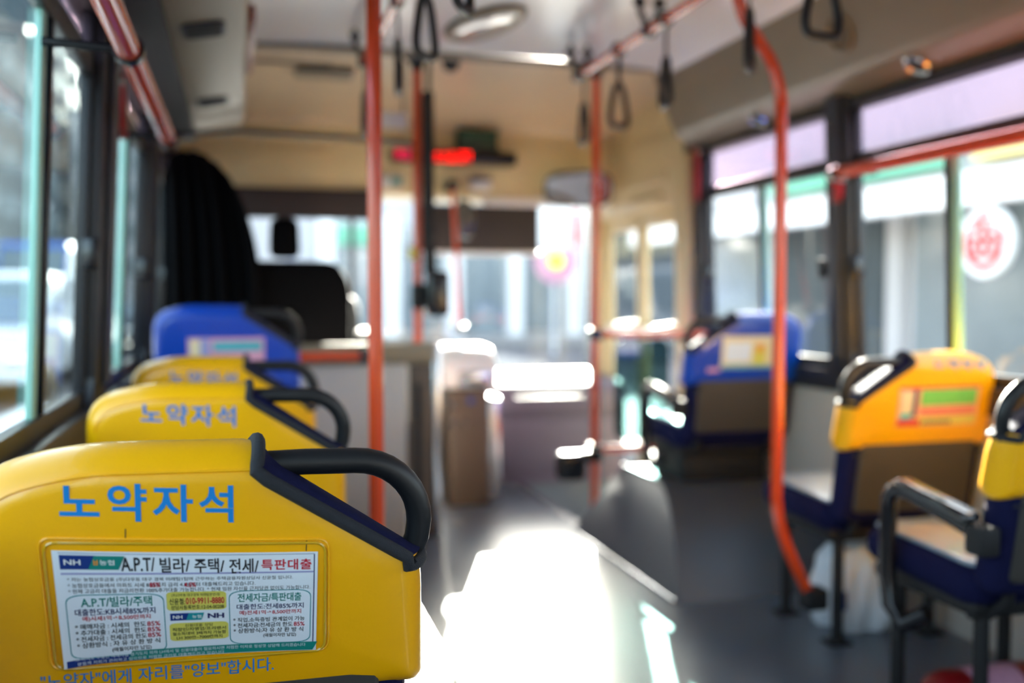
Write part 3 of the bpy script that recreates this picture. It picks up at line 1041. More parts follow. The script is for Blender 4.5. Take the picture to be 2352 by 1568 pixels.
        obj('bracket', G().box(x - 0.028 if s > 0 else x - 0.02, x + 0.02 if s > 0 else x + 0.028, -0.065, -0.015, 0.45, 0.51, 0.008), 'matte', ar)
    return root


XL = -0.035
GL = 'yellow priority seats in the left row'
bus_seat((XL, 1.143, 0.0), 1, 'yellow', 'nearest yellow priority seat, its back carrying a large white loan advert', 'loans', True, 0.10, group=GL)
bus_seat((XL, 1.96, -0.008), 1, 'yellow', 'second yellow priority seat of the left row, between the advert seat and the third', None, True, 0.108, group=GL)
bus_seat((XL, 2.71, -0.004), 1, 'yellow', 'third yellow priority seat of the left row, just behind the blue one', None, True, 0.104, group=GL)
bus_seat((XL, 3.41, 0.12), 1, 'blue', 'blue covered seat at the front of the left row with a pink and turquoise advert', 'pink', False, 0.26, legs=False)
bus_seat((1.755, 2.35, 0.0), -1, 'yellow', 'yellow priority seat on the right with a green bannered advert', 'green', True, 0.0)
bus_seat((1.64, 1.66, 0.012), -1, 'yellow', 'cropped yellow seat at the right edge with a looped black armrest', None, True, -0.012, armrest=True)
bus_seat((1.755, 3.31, 0.09), -1, 'blue', 'blue covered seat on the right wheel box with a cream advert', 'cream', False, 0.19, armrest=True, legs=False)
# ------------------------------------------------------------------ poles, rails, straps
def flange(g, x, y, z, down=True):
    k = -1 if down else 1
    g.lathe([(0.0, z), (0.05, z), (0.05, z + k * 0.012), (0.028, z + k * 0.03), (0.022, z + k * 0.06), (0.0, z + k * 0.06)], (x, y, 0), n=20)


def pole(x, y, z0, z1, r, label):
    t = thing('grab_pole', (x, y, z0), label, 'pole')
    obj('tube', G().tube([(0, 0, 0.004), (0, 0, z1 - z0 - 0.004)], r, 18), 'orange', t)
    g = G()
    flange(g, 0, 0, z1 - z0)
    obj('ceiling_flange', g, 'black', t)
    g = G()
    flange(g, 0, 0, 0.0, False)
    obj('floor_flange', g, 'black', t)
    return t

pole(0.291, 2.2, 0.10, 1.938, 0.0165, 'orange upright pole standing beside the left seats, nearest of the poles')
pB = pole(0.70, 3.99, 0.0, 1.93, 0.018, 'orange upright pole at the aisle end of the partition with a black card reader')
pC = pole(1.44, 3.93, 0.0, 1.93, 0.017, 'orange upright pole standing at the corner of the step well')

# card reader on the partition pole with its conduit
t = thing('card_reader', (0.70, 3.95, 0.86), 'black card reader box clamped to the partition pole', 'card reader')
obj('reader_body', G().box(0.025, 0.115, -0.05, 0.03, 0.03, 0.21, 0.02, 3), 'black', t)
obj('clamp', G().box(-0.025, 0.03, 0.0, 0.07, 0.06, 0.16, 0.01), 'matte', t)
g = G().tube([(0.045, 0.0, 0.20), (0.037, 0.0, 0.4), (0.036, 0.0, 0.92)], 0.024, 12)
obj('conduit', g, 'matte', t)
obj('conduit_cap', G().tube([(0.040, 0.0, 0.92), (0.040, 0.0, 1.0), (0.045, 0.02, 1.068)], 0.009, 10), 'black', t)

# curved pole D with its top joining the right hand rail
path = [(1.272, 2.42, 1.80), (1.30, 2.42, 1.715), (1.345, 2.42, 1.652), (1.385, 2.42, 1.595), (1.408, 2.42, 1.53), (1.417, 2.42, 1.45), (1.417, 2.42, 1.1), (1.416, 2.42, 0.48),
        (1.417, 2.42, 0.41), (1.425, 2.42, 0.355), (1.445, 2.42, 0.295), (1.478, 2.42, 0.225), (1.515, 2.42, 0.155)]
def smooth_path(p, k=5):
    P = [Vector(q) for q in p]
    P = [2 * P[0] - P[1]] + P + [2 * P[-1] - P[-2]]
    out = []
    for i in range(1, len(P) - 2):
        for j in range(k):
            t = j / k
            a, b, c, d = P[i - 1], P[i], P[i + 1], P[i + 2]
            out.append(0.5 * ((2 * b) + (c - a) * t + (2 * a - 5 * b + 4 * c - d) * t * t + (3 * b - a - 3 * c + d) * t ** 3))
    out.append(P[-2])
    return out
t = thing('grab_pole', (1.417, 2.42, 0.13), 'bent orange pole rising from the right yellow seat and curving in to the overhead rail', 'pole')
obj('tube', G().tube([q - Vector((1.417, 2.42, 0.13)) for q in smooth_path(path)], 0.0165, 18), 'orange', t)
obj('foot_clamp', G().box(0.085, 0.15, -0.03, 0.03, -0.03, 0.03, 0.008), 'matte', t)
obj('joint', G().tube([(-0.158, 0, 1.70), (-0.140, 0, 1.64)], 0.022, 14).box(-0.175, -0.12, -0.028, 0.028, 1.655, 1.70, 0.01), 'black', t)


def overhead_rail(x, y0, y1, z, label, brackets):
    t = thing('overhead_rail', (x, y0, z), label, 'handrail')
    obj('tube', G().tube([(0, 0, 0), (0, y1 - y0, 0)], 0.0155, 16), 'orange', t)
    for y in brackets:
        g = G().box(-0.024, 0.024, y - y0 - 0.02, y - y0 + 0.02, -0.022, 0.022, 0.01)
        for d in (-1, 1):
            g.tube([(0.008 * d, y - y0, 0.015), (0.032 * d, y - y0, 0.055), (0.034 * d, y - y0, 0.085)], 0.010, 10)
            g.tube([(0.034 * d - 0.018, y - y0, 0.087), (0.034 * d + 0.018, y - y0, 0.087)], 0.013, 10)
        g.box(-0.05, 0.05, y - y0 - 0.02, y - y0 + 0.02, 0.092, 1.93 - z, 0.003) if z > 1.9 else None
        g.tube([(-0.034, y - y0, 0.085), (-0.034, y - y0, 1.932 - z)], 0.008, 8).tube([(0.034, y - y0, 0.085), (0.034, y - y0, 1.932 - z)], 0.008, 8)
        obj('bracket', g, 'black', t)
    return t

overhead_rail(0.45, 0.9, 3.68, 1.82, 'thin orange overhead rail on the left side carrying strap handles', (1.2, 2.55, 3.66))
overhead_rail(1.27, 0.9, 3.66, 1.815, 'thin orange overhead rail on the right side carrying strap handles', (1.1, 2.50, 2.98, 3.66))


def strap(x, y, z, rot, label, group):
    t = thing('strap_handle', (x, y, z), label, 'strap', group)
    t.rotation_euler = (0, 0, R(rot))
    obj('webbing', G().tube([(0, 0, -0.016), (0, 0, -0.125)], 0.004, 8, ry=0.012), 'webbing', t)
    obj('clip', G().lathe([(0.019, -0.014), (0.024, -0.014), (0.024, 0.014), (0.019, 0.014), (0.019, -0.014)], (0, 0, 0), 'x', 18).xf(lambda c: c), 'black', t)
    ring = [(-0.0, -0.118), (-0.012, -0.122), (-0.026, -0.145), (-0.041, -0.195), (-0.047, -0.228), (-0.044, -0.250), (-0.03, -0.26), (0.0, -0.262)]
    ring = ring + [(-a, b) for a, b in ring[::-1][1:-1]]
    pts = smooth_path([(a, 0, b) for a, b in ring] + [(ring[0][0], 0, ring[0][1])], 3)[:-1]
    obj('ring_handle', G().tube(pts, 0.0105, 10, True), 'rubber', t)
    return t

for x, y, z, side, spots in ((0.45, 0, 1.82, 'left', ((1.60, 20), (2.02, 60), (2.44, 50), (2.88, 80), (3.37, 85), (3.86 - 0.22, 75))),
                             (1.27, 0, 1.815, 'right', ((2.0, 8), (2.33, 55), (2.85, 82), (3.24, 30), (3.60, 88)))):
    nm = {'left': ['nearest strap', 'second strap', 'third strap', 'fourth strap', 'fifth strap', 'farthest strap'],
          'right': ['large nearest strap', 'second strap', 'third strap', 'fourth strap', 'farthest strap']}[side]
    for k, (yy, rot) in enumerate(spots):
        strap(x, yy, z, rot, '%s from the viewer on the %s overhead rail, black with a loop grip' % (nm[k], side), 'strap handles on the %s rail' % side)

# window rails
def window_rail(x, y0, y1, z, sgn, label, clamps):
    t = thing('window_rail', (x, y0, z), label, 'handrail')
    obj('tube', G().tube([(0, 0, 0), (0, y1 - y0, 0)], 0.021, 18), 'orange', t)
    for y in clamps:
        g = G().lathe([(0.021, -0.012), (0.027, -0.012), (0.027, 0.012), (0.021, 0.012)], (0, y - y0, 0), 'y', 20)
        g.tube([(sgn * 0.02, y - y0, 0), (sgn * 0.135, y - y0, 0.005)], 0.008, 10)
        obj('clamp', g, 'black', t)
    obj('end_cap', G().tube([(0, y1 - y0, 0), (0, y1 - y0 + 0.02, 0)], 0.0225, 14), 'white' if sgn > 0 else 'black', t)
    return t
window_rail(-0.176, 0.6, 2.86, 1.39, -1, 'orange handrail running along the upper left windows', (1.0, 1.83, 2.80))
window_rail(1.875, 1.0, 2.86, 1.368, 1, 'orange handrail running along the upper right windows', (1.3, 2.84))

# ------------------------------------------------------------------ front of the bus
t = thing('partition', (0.2, 3.93, 0.0), 'grey and beige panelled partition behind the driver', 'partition')
obj('panel', G().box(-0.53, 0.44, -0.012, 0.012, 0.0, 0.70, 0.004), 'wall', t)
obj('panel', G().box(0.445, 0.545, -0.012, 0.012, 0.0, 0.70, 0.004), 'brown', t)['label'] = 'narrow brown end panel'
obj('top_rail', G().box(-0.53, 0.56, -0.02, 0.02, 0.70, 0.785, 0.012), 'beige', t)
obj('end_post', G().box(0.545, 0.58, -0.02, 0.02, 0.0, 0.79, 0.008), 'steel', t)
obj('handrail', G().tube([(-0.45, -0.055, 0.738), (0.255, -0.055, 0.738)], 0.017, 14), 'orange', t)
obj('handrail_end', G().box(0.25, 0.295, -0.08, -0.012, 0.712, 0.765, 0.01), 'black', t)
obj('door_gap', G().box(0.475, 0.50, -0.016, -0.010, 0.05, 0.62), 'matte', t)

tag(obj('curtain_rod', smooth_g := G().tube([(-0.31, 4.07, 1.575), (-0.16, 4.07, 1.598), (0.02, 4.07, 1.615), (0.66, 4.07, 1.60), (0.70, 4.05, 1.585)], 0.011, 10), 'black'),
    'thin black rod crossing from the left wall to the partition pole', 'rod')
g = G()
def curt(u, v):
    x = -0.285 + u * (0.38 - 0.10 * v ** 3)
    top = 1.545 - 0.14 * max(0, (u - 0.35) / 0.65) ** 2.2 - 0.10 * max(0, (0.25 - u) / 0.25) ** 2
    return (x, 4.16 + 0.02 * math.sin(u * 40) + 0.01 * math.sin(u * 17 + 2), 0.80 + v * (top - 0.80))
g.grid(curt, 60, 12)
g.grid(lambda u, v: (curt(u, v)[0], curt(u, v)[1] + 0.03, curt(u, v)[2]), 60, 12)
tag(obj('driver_curtain', g, 'curtain'), 'black curtain gathered behind the driver on the left', 'curtain')
t = thing('driver_chair', (0.22, 4.42, 0.0), "driver's dark high-backed seat beyond the partition", 'seat')
g = G()
Pillow(round_poly([(-0.25, 0.45), (0.25, 0.45), (0.25, 1.02), (0.19, 1.12), (-0.19, 1.12), (-0.25, 1.02)], 0.06), 0.04, 0.06, 0.02, 0.04).add(g, lambda u, v, w: (u, -w - (v - 0.45) * 0.12, v))
obj('backrest', g, 'curtain', t)
g = G()
Pillow(round_poly([(-0.065, 1.13), (0.065, 1.13), (0.06, 1.30), (-0.06, 1.30)], 0.04), 0.025, 0.035, 0.01, 0.02).add(g, lambda u, v, w: (u - 0.03, -w - 0.09, v))
obj('headrest', g, 'curtain', t)
obj('cushion', G().box(-0.25, 0.25, 0.0, 0.45, 0.38, 0.50, 0.04, 3), 'curtain', t)
obj('pedestal', G().box(-0.17, 0.17, 0.05, 0.4, 0.0, 0.38, 0.02), 'matte', t)
t = thing('driver_dashboard', (0.4, 5.0, 0.0), "dark humped instrument cowl in front of the driver", 'dashboard')
g = G().prism([(4.95, 0.5), (4.95, 0.98), (5.02, 1.07), (5.12, 1.06), (5.32, 0.80), (5.32, 0.5)], 'x', -0.30, 0.58, 0.03)
g.xf(lambda c: (c.x, c.y, c.z - (0.12 * max(0, (c.x - 0.42) / 0.16) if c.z > 0.8 else 0)))
obj('cowl', g.xf(lambda c: (c.x - 0.4, c.y - 5.0, c.z)), 'matte', t)
obj('console', G().box(-0.72, 0.30, -0.08, 0.31, 0.0, 0.80, 0.03).box(0.28, 0.42, -0.06, 0.30, 0.0, 0.72, 0.03), 'matte', t)
t = thing('steering_wheel', (0.22, 4.84, 0.90), 'large black steering wheel in front of the driver seat', 'steering wheel')
t.rotation_euler = (R(50), 0, 0)
obj('rim', G().tube([(0.22 * math.cos(k * math.pi / 18), 0.22 * math.sin(k * math.pi / 18), 0) for k in range(36)], 0.014, 10, True), 'black', t)
obj('spoke', G().tube([(-0.21, 0, 0), (0.21, 0, 0)], 0.012, 8).lathe([(0, -0.02), (0.05, -0.02), (0.06, 0), (0.05, 0.02), (0, 0.02)], (0, 0, 0)), 'black', t)
tag(obj('sun_visor', G().box(-0.20, 0.66, 5.0, 5.012, 1.35, 1.50, 0.004), 'visor'), "dark pull-down sun blind over the driver's half of the windscreen", 'sun blind')
t = thing('sun_visor', (1.27, 5.2, 1.2), 'dark brown sun blind over the middle of the windscreen', 'sun blind')
obj('blind_cloth', G().box(-0.34, 0.31, 0.0, 0.012, 0.01, 0.255, 0.004), 'visor', t)
obj('blind_bar', G().tube([(-0.35, 0.006, 0.0), (0.32, 0.006, 0.0)], 0.012, 10), 'white', t)
tag(obj('sunlit_edge_strip', G().box(1.22, 1.93, 5.0, 5.02, 1.435, 1.475, 0.008), 'white'), 'white strip coloured as the sunlit upper right edge of the windscreen', 'strip')  # white colour stands in for sunlight on the upper windscreen edge

# fare box
t = thing('fare_box', (1.02, 4.5, 0.0), 'brown fare box with a sunlit white coin hopper beside the driver', 'fare box')
obj('cabinet', G().box(-0.10, 0.09, -0.06, 0.16, 0.0, 0.545, 0.012), 'brown', t)
obj('side_strip', G().box(0.09, 0.15, -0.04, 0.16, 0.03, 0.50, 0.01), 'steel', t)
hp = obj('coin_hopper', G().prism([(-0.10, 0.55), (-0.12, 0.64), (-0.06, 0.70), (0.02, 0.735), (0.20, 0.74), (0.20, 0.55)], 'x', -0.13, 0.12, 0.02), 'white', t)
obj('coin_chute', G().box(-0.07, 0.08, -0.135, -0.09, 0.56, 0.63, 0.01), 'steel', hp)
obj('lock', G().lathe([(0, -0.068), (0.014, -0.068), (0.014, -0.058)], (-0.115 + 0.03, 0, 0.475), 'y', 14), 'chrome', t)
obj('lock', G().lathe([(0, -0.068), (0.012, -0.068), (0.012, -0.058)], (-0.085, 0, 0.39), 'y', 14), 'chrome', t)
obj('lock', G().lathe([(0, -0.068), (0.012, -0.068), (0.012, -0.058)], (-0.02, 0, 0.39), 'y', 14), 'chrome', t)
obj('badge', G().lathe([(0, -0.066), (0.016, -0.066), (0.016, -0.058)], (0.0, 0, 0.49), 'y', 14), 'nhblue', t)

# glass screen behind the step well
t = thing('glass_screen', (1.72, 3.94, 0.0), 'dark tinted glass screen with orange rails behind the step well', 'screen')
gp = round_poly([(-0.19, 0.36), (0.06, 0.36), (0.06, 0.785), (-0.19, 0.785)], 0.05, 6)
obj('tinted_pane', G().prism(gp, 'y', -0.004, 0.004), 'g_dark', t)
obj('top_rail', G().tube([(-0.265, -0.01, 0.81), (0.225, -0.01, 0.805)], 0.0165, 14), 'orange', t)
obj('bottom_rail', G().tube([(-0.265, -0.01, 0.325), (0.0, -0.01, 0.325), (0.225, -0.01, 0.32)], 0.0165, 14), 'orange', t)
for zz in (0.81, 0.325):
    obj('pole_clamp', G().box(-0.31, -0.255, -0.04, 0.02, zz - 0.025, zz + 0.025, 0.01), 'black', t)
t = thing('tag_reader', (1.40, 3.90, 0.24), 'small black tag reader jutting from the step well pole at knee height', 'card reader')
obj('reader_body', G().box(-0.14, -0.02, -0.05, 0.03, -0.03, 0.085, 0.02, 3), 'black', t)
obj('arm', G().box(-0.03, 0.06, -0.03, 0.02, 0.04, 0.09, 0.01), 'black', t)

# LED sign, small signs, mirrors
t = thing('led_sign', (1.07, 4.93, 1.665), 'long black route display with red lit characters on the bulkhead', 'LED sign')
obj('housing', G().box(-0.33, 0.30, -0.03, 0.085, -0.032, 0.032, 0.006), 'black', t)
g = G()
random.seed(3)
def glyphs(g, x0, n, w, rows):
    for k in range(n):
        x = x0 + k * w
        for (a, b, c, d) in random.choice(rows):
            g.box(x + a * w * 0.85, x + b * w * 0.85, -0.033, -0.030, -0.024 + c * 0.048, -0.024 + d * 0.048)
ROWS = [[(0, 1, 0.85, 1), (0, 1, 0.4, 0.55), (0, 0.2, 0, 1), (0.8, 1, 0, 1)], [(0, 1, 0, 0.15), (0.4, 0.6, 0, 1), (0, 1, 0.6, 0.75)],
        [(0, 0.25, 0, 1), (0.35, 0.55, 0.2, 1), (0.7, 0.95, 0, 1), (0, 1, 0, 0.14)], [(0, 1, 0.85, 1), (0, 1, 0, 0.15), (0.75, 1, 0, 1), (0, 0.7, 0.45, 0.6)]]
glyphs(g, -0.126, 5, 0.038, ROWS)
obj('lit_characters', g, 'led', t)
g = G()
glyphs(g, -0.318, 2, 0.036, ROWS)
obj('lit_characters', g, 'ledpink', t)
t = thing('route_sign', (1.18, 4.98, 1.76), 'small dark green sign box above the LED display', 'sign')
obj('housing', G().box(-0.105, 0.105, -0.03, 0.035, -0.055, 0.055, 0.006), mat('dark_green_panel', (40, 58, 44), 0.5), t)
obj('sign_face', G().box(-0.095, 0.095, -0.033, -0.029, -0.01, 0.045), mat('green_sign_face', (26, 66, 48), 0.4), t)
t = thing('notice_card', (1.205, 5.0, 1.545), 'small white notice card with a blue edge under the LED display', 'notice')
obj('card', G().box(-0.055, 0.055, 0.0, 0.012, -0.035, 0.035, 0.003), 'white', t)
obj('blue_band', G().box(-0.055, 0.055, -0.003, 0.0, 0.015, 0.035), 'navyink', t)
t = thing('notice_card', (0.745, 5.0, 1.545), 'small grey and green notice card left of the conduit', 'notice')
obj('card', G().box(-0.06, 0.06, 0.0, 0.012, -0.035, 0.03, 0.003), 'white', t)
obj('green_band', G().box(0.0, 0.05, -0.003, 0.0, -0.02, 0.015), 'green', t)
t = thing('hanging_notice', (0.60, 4.09, 1.69), 'white notice card hung above the black rod between two orange poles', 'notice')
obj('card', G().box(-0.09, 0.075, -0.004, 0.004, -0.035, 0.03, 0.002), 'white', t)
obj('hook', G().box(-0.075, -0.065, -0.004, 0.004, 0.03, 0.245), 'black', t)
obj('hook', G().box(0.055, 0.065, -0.004, 0.004, 0.03, 0.245), 'black', t)


def mirror(x, y, z, w, h, rot, label, arm):
    t = thing('interior_mirror', (x, y, z), label, 'mirror')
    t.rotation_euler = (R(-6), 0, R(rot))
    o = [(w * math.copysign(abs(math.cos(a)) ** 0.6, math.cos(a)), h * math.copysign(abs(math.sin(a)) ** 0.6, math.sin(a))) for a in [k * math.pi / 20 for k in range(40)]]
    obj('housing', G().prism([(p[0] * 1.06, p[1] * 1.1) for p in o], 'y', 0.004, 0.03, 0.004), 'black', t)
    obj('glass', G().prism(o, 'y', 0.0, 0.005), 'mirror', t)
    obj('arm', G().tube([(0, 0.03, 0), arm], 0.009, 10), 'black', t)
mirror(1.665, 4.80, 1.515, 0.165, 0.083, -22, 'wide rounded interior mirror above the front door', (0.05, 0.21, 0.10))
mirror(1.10, 4.87, 1.355, 0.045, 0.085, 12, 'small upright interior mirror beside the dark sun blind', (0.03, 0.13, 0.13))
t = thing('grab_pole', (1.035, 4.86, 0.80), 'thin orange pole rising from the fare box to the bulkhead', 'pole')
obj('tube', G().tube([(0, -0.12, 0.004), (0, -0.05, 0.4), (0, 0.03, 0.72)], 0.011, 12), 'orange', t)
obj('end_clamp', G().box(-0.025, 0.025, 0.0, 0.165, 0.70, 0.745, 0.008), 'black', t)
obj('foot', G().box(-0.03, 0.03, -0.15, -0.09, -0.008, 0.03, 0.006), 'black', t)
tag(obj('warning_sticker', G().box(0.660, 0.688, 3.964, 3.974, 1.12, 1.165, 0.002), 'pale_yellow'), 'small yellow tag fixed to the partition pole', 'sticker')

# ceiling fittings
t = thing('ceiling_lamp', (0.853, 3.49, 1.944), 'oval ceiling lamp with a frosted lens', 'ceiling lamp')
obj('bezel', G().lathe([(0.105, 0.006), (0.104, -0.012), (0.094, -0.022), (0.084, -0.020), (0.080, -0.008)], (0, 0, 0), 'z', 48, 1.0, 2.4), 'beige', t)
obj('lens', G().lathe([(0.082, -0.012), (0.07, -0.022), (0.04, -0.028), (0.0, -0.03)], (0, 0, 0), 'z', 48, 1.0, 2.4), 'lens', t)
t.rotation_euler = (0, 0, R(14))
t = thing('dome_camera', (0.845, 4.02, 1.932), 'small black dome camera on the ceiling', 'camera')
obj('base', G().lathe([(0, 0.004), (0.04, 0.004), (0.04, -0.014), (0.0, -0.014)], (0, 0, 0), n=24), 'black', t)
obj('dome', G().lathe([(0.034, -0.014), (0.032, -0.03), (0.022, -0.046), (0.0, -0.054)], (0, 0, 0), n=24), 'black', t)
t = thing('ceiling_vent', (0.34, 4.30, 1.915), 'flat slotted air vent in the beige front ceiling', 'vent')
obj('vent_frame', G().box(-0.10, 0.14, -0.07, 0.08, -0.02, 0.004, 0.008), 'beige', t)
obj('slot', G().box(-0.085, 0.125, -0.073, -0.05, -0.016, -0.002, 0.003), 'matte', t)


def duct_fitting(name, y, f, label, ring, group=None, cat='vent'):
    """a fitting lying in a duct face; f gives (origin, normal) of that face"""
    p, n = f
    t = thing(name, (p[0], y, p[1]), label, cat, group)
    nn = Vector((n[0], 0, n[1])).normalized()
    t.rotation_euler = nn.to_track_quat('Z', 'Y').to_euler()
    return t
# left duct: rounded vents with dark louvres
nl = (0.253, -0.15)
for y, zz, lab, sz in ((2.70, 0, 'nearer dark rounded air vent in the left duct', 1.0), (3.68, 0, 'farther dark rounded air vent in the left duct', 1.0)):
    t = duct_fitting('air_vent', y, ((-0.078, 1.6535), (0.18, -0.984)), lab, 0, 'air vents in the left duct')
    o = round_poly([(-0.07, -0.055), (0.07, -0.055), (0.07, 0.055), (-0.07, 0.055)], 0.03, 5)
    obj('vent_frame', G().prism(o, 'z', -0.003, 0.007, 0.002), 'pillar', t)
    g = G()
    for k in range(5):
        g.box(-0.055 + k * 0.024, -0.045 + k * 0.024, -0.045, 0.045, 0.006, 0.010)
    obj('louvre', g, 'matte', t)
# right duct: speaker grille on the face, round spot vents on the lower lip
t = duct_fitting('speaker_grille', 2.74, ((1.806, 1.782), (-0.93, -0.37)), 'round speaker grille in the right duct', 0, None, 'speaker')
obj('ring', G().lathe([(0.062, 0.0), (0.062, 0.007), (0.054, 0.011), (0.050, 0.004)], (0, 0, 0), n=36), 'beige', t)
obj('grille', G().lathe([(0.052, 0.003), (0.03, 0.006), (0, 0.007)], (0, 0, 0), n=36), 'speaker', t)
for y, lab in ((1.75, 'nearest round spot vent under the right duct, at the photo edge'), (2.50, 'middle round spot vent under the right duct, above the near window'), (3.42, 'farthest round spot vent under the right duct')):
    t = duct_fitting('spot_vent', y, ((1.905, 1.640), (-0.496, -0.868)), lab, 0, 'spot vents under the right duct')
    obj('ring', G().lathe([(0.044, 0.0), (0.044, 0.006), (0.036, 0.012), (0.030, 0.008), (0.028, 0.002)], (0, 0, 0), n=30), 'chrome', t)
    obj('nozzle', G().lathe([(0.029, 0.004), (0.022, 0.010), (0.012, 0.012), (0, 0.004)], (0, 0, 0), n=24), 'matte', t)
# joint screws
# emergency hammers / buttons
def hammer(x, y, z, label, h=0.15):
    t = thing('emergency_hammer', (x, y, z), label, 'hammer')
    obj('holder', G().box(-0.012, 0.012, -0.022, 0.022, -h / 2, h / 2, 0.006), 'dark_red', t)
    obj('hammer_handle', G().tube([(0.0, -0.024, -h / 2 + 0.02), (0, -0.024, h / 2 - 0.03)], 0.008, 10), 'red', t)
    obj('hammer_head', G().box(-0.010, 0.010, -0.04, -0.008, h / 2 - 0.035, h / 2 - 0.015, 0.003), 'steel', t)
t = thing('warning_strip', (0.048, 3.30, 1.79), 'dark red strip fixed along the inner edge of the left duct', 'strip')
obj('strip_body', G().box(-0.010, 0.008, -0.33, 0.38, -0.035, 0.012, 0.005), 'dark_red', t)
hammer(-0.275, 2.66, 1.44, 'dark red emergency hammer on the left window pillar', 0.16)
hammer(1.925, 3.99, 1.50, 'red emergency hammer on the black post before the front door', 0.24)
hammer(1.925, 2.93, 1.33, 'dark red emergency hammer on the right window pillar', 0.10)
# rectangular stop buttons are not shown; loose things under the right seats
t = thing('plastic_bag', (1.755, 2.55, 0.0), 'crumpled white plastic bag on the floor under the right yellow seat', 'bag')
g = G()
def bagf(u, v):
    a = u * 2 * math.pi
    prof_ = [(0.02, 0.0), (0.11, 0.0), (0.125, 0.04), (0.12, 0.12), (0.105, 0.19), (0.07, 0.235), (0.03, 0.25), (0.045, 0.275)]
    k = v * (len(prof_) - 1)
    i = min(int(k), len(prof_) - 2)
    f_ = k - i
    r = prof_[i][0] + f_ * (prof_[i + 1][0] - prof_[i][0])
    z = prof_[i][1] + f_ * (prof_[i + 1][1] - prof_[i][1])
    r *= 1 + 0.09 * math.sin(5 * a + 3 * v) + 0.06 * math.sin(11 * a - 9 * v) + 0.03 * math.sin(23 * a + 14 * v)
    return (r * math.cos(a), r * 0.85 * math.sin(a), max(0.001, z + (0.012 * math.sin(7 * a + 2) if v > 0.15 else 0)))
g.grid(bagf, 72, 40)
obj('bag_body', g, 'bag', t, 60)
obj('bag_print', G().grid(lambda u, v: (lambda q: (q[0] * 1.03, q[1] * 1.03, q[2]))(bagf(0.59 + u * 0.05, 0.36 + v * 0.10)), 8, 6), 'nhblue', t, 60)
obj('bag_print', G().grid(lambda u, v: (lambda q: (q[0] * 1.03, q[1] * 1.03, q[2]))(bagf(0.58 + u * 0.045, 0.46 + v * 0.06)), 8, 6), 'dark_red', t, 60)
t = thing('fire_extinguisher', (1.64, 1.857, 0.076), 'red fire extinguisher lying on the floor under the cropped right seat', 'fire extinguisher')
obj('cylinder', G().lathe([(0, -0.16), (0.045, -0.16), (0.06, -0.145), (0.065, -0.12), (0.065, 0.10), (0.05, 0.14), (0.025, 0.16), (0, 0.16)], (0, 0, -0.010), 'x', 28), 'dark_red', t)
obj('valve', G().tube([(0.155, 0, -0.01), (0.19, 0, -0.01)], 0.018, 10), 'black', t)
obj('label_band', G().lathe([(0.0656, -0.08), (0.0656, 0.05)], (0, 0, -0.010), 'x', 28), 'pinkprint', t)
# ------------------------------------------------------------------ the street outside
RZ = -0.62
struct('ground_street', G().box(-60, 80, -60, 140, RZ - 0.2, RZ), 'asphalt', 'sunlit grey street', 'street')
struct('ground_pavement', G().box(3.6, 6.3, -20, 34, RZ, RZ + 0.14).box(-14, -9.5, -20, 90, RZ, RZ + 0.14).box(-9.5, 34, 30, 36, RZ, RZ + 0.14), 'paving', 'pale paved pavement beside the street', 'pavement')
g = G()
for k in range(8):
    g.box(-3.0 + k * 1.1, -2.5 + k * 1.1, 12.5, 15.5, RZ, RZ + 0.006)
struct('ground_crossing', g, 'canvas', 'white zebra stripes across the street ahead of the bus', 'crossing')


def building(name, x0, x1, y0, y1, h, m, label, face, floors, cols, win=(1.1, 1.3), base=0.0, wm='shopglass', sill0=4.2):
    t = thing(name, ((x0 + x1) / 2, (y0 + y1) / 2, RZ), label, 'building')
    cx, cy = (x0 + x1) / 2, (y0 + y1) / 2
    obj('wall', G().box(x0 - cx, x1 - cx, y0 - cy, y1 - cy, base, h), m, t)
    obj('roof', G().box(x0 - cx - 0.15, x1 - cx + 0.15, y0 - cy - 0.15, y1 - cy + 0.15, h, h + 0.25), m, t)
    for f in range(floors):
        z = sill0 + f * 3.0
        if z + win[1] > h - 0.2:
            break
        for c in range(cols):
            k = (c + 0.5) / cols
            g = G()
            if face in ('-x', '+x'):
                yy = y0 - cy + k * (y1 - y0)
                xx = (x0 - cx) if face == '-x' else (x1 - cx)
                g.box(xx - 0.06, xx + 0.06, yy - win[0] / 2, yy + win[0] / 2, z, z + win[1])
            else:
                xx = x0 - cx + k * (x1 - x0)
                g.box(xx - win[0] / 2, xx + win[0] / 2, y0 - cy - 0.06, y0 - cy + 0.06, z, z + win[1])
            obj('window', g, wm, t)
    return t

# right side shops close by
b1 = building('shop_building', 6.3, 13, 1.5, 13.5, 6.0, 'render', 'grey shop row with a white awning outside the near right window', '-x', 1, 5)
for k, (y0, y1, m) in enumerate(((3.2, 5.4, 'shopglass'), (5.8, 8.2, 'shopglass'), (8.7, 10.6, 'greywall'), (11.0, 12.8, 'shopglass'))):
    obj('shop_window', G().box(-3.40, -3.33, y0 - 7.5, y1 - 7.5, 0.45, 2.45), m, b1)
for y in (3.0, 5.6, 8.45, 10.8, 13.0):
    obj('shop_pier', G().box(-3.45, -3.33, y - 7.5 - 0.12, y - 7.5 + 0.12, 0.0, 2.5), 'render', b1)
t = thing('awning', (6.18, 8.0, RZ + 2.42), 'long white canvas awning over the shop windows outside on the right', 'awning')
obj('canvas', G().prism([(-0.02, 0.25), (-0.75, 0.13), (-0.75, -0.12), (-0.72, -0.12), (-0.72, 0.09), (-0.02, 0.20)], 'y', -5.6, 5.4), 'canvas', t)
obj('frame_bar', G().tube([(-0.70, -5.5, -0.12), (-0.70, 5.3, -0.12)], 0.02, 8), 'steel', t)
t = thing('signboard', (6.17, 9.2, RZ + 2.90), 'green signboard above the white awning outside on the right', 'sign')
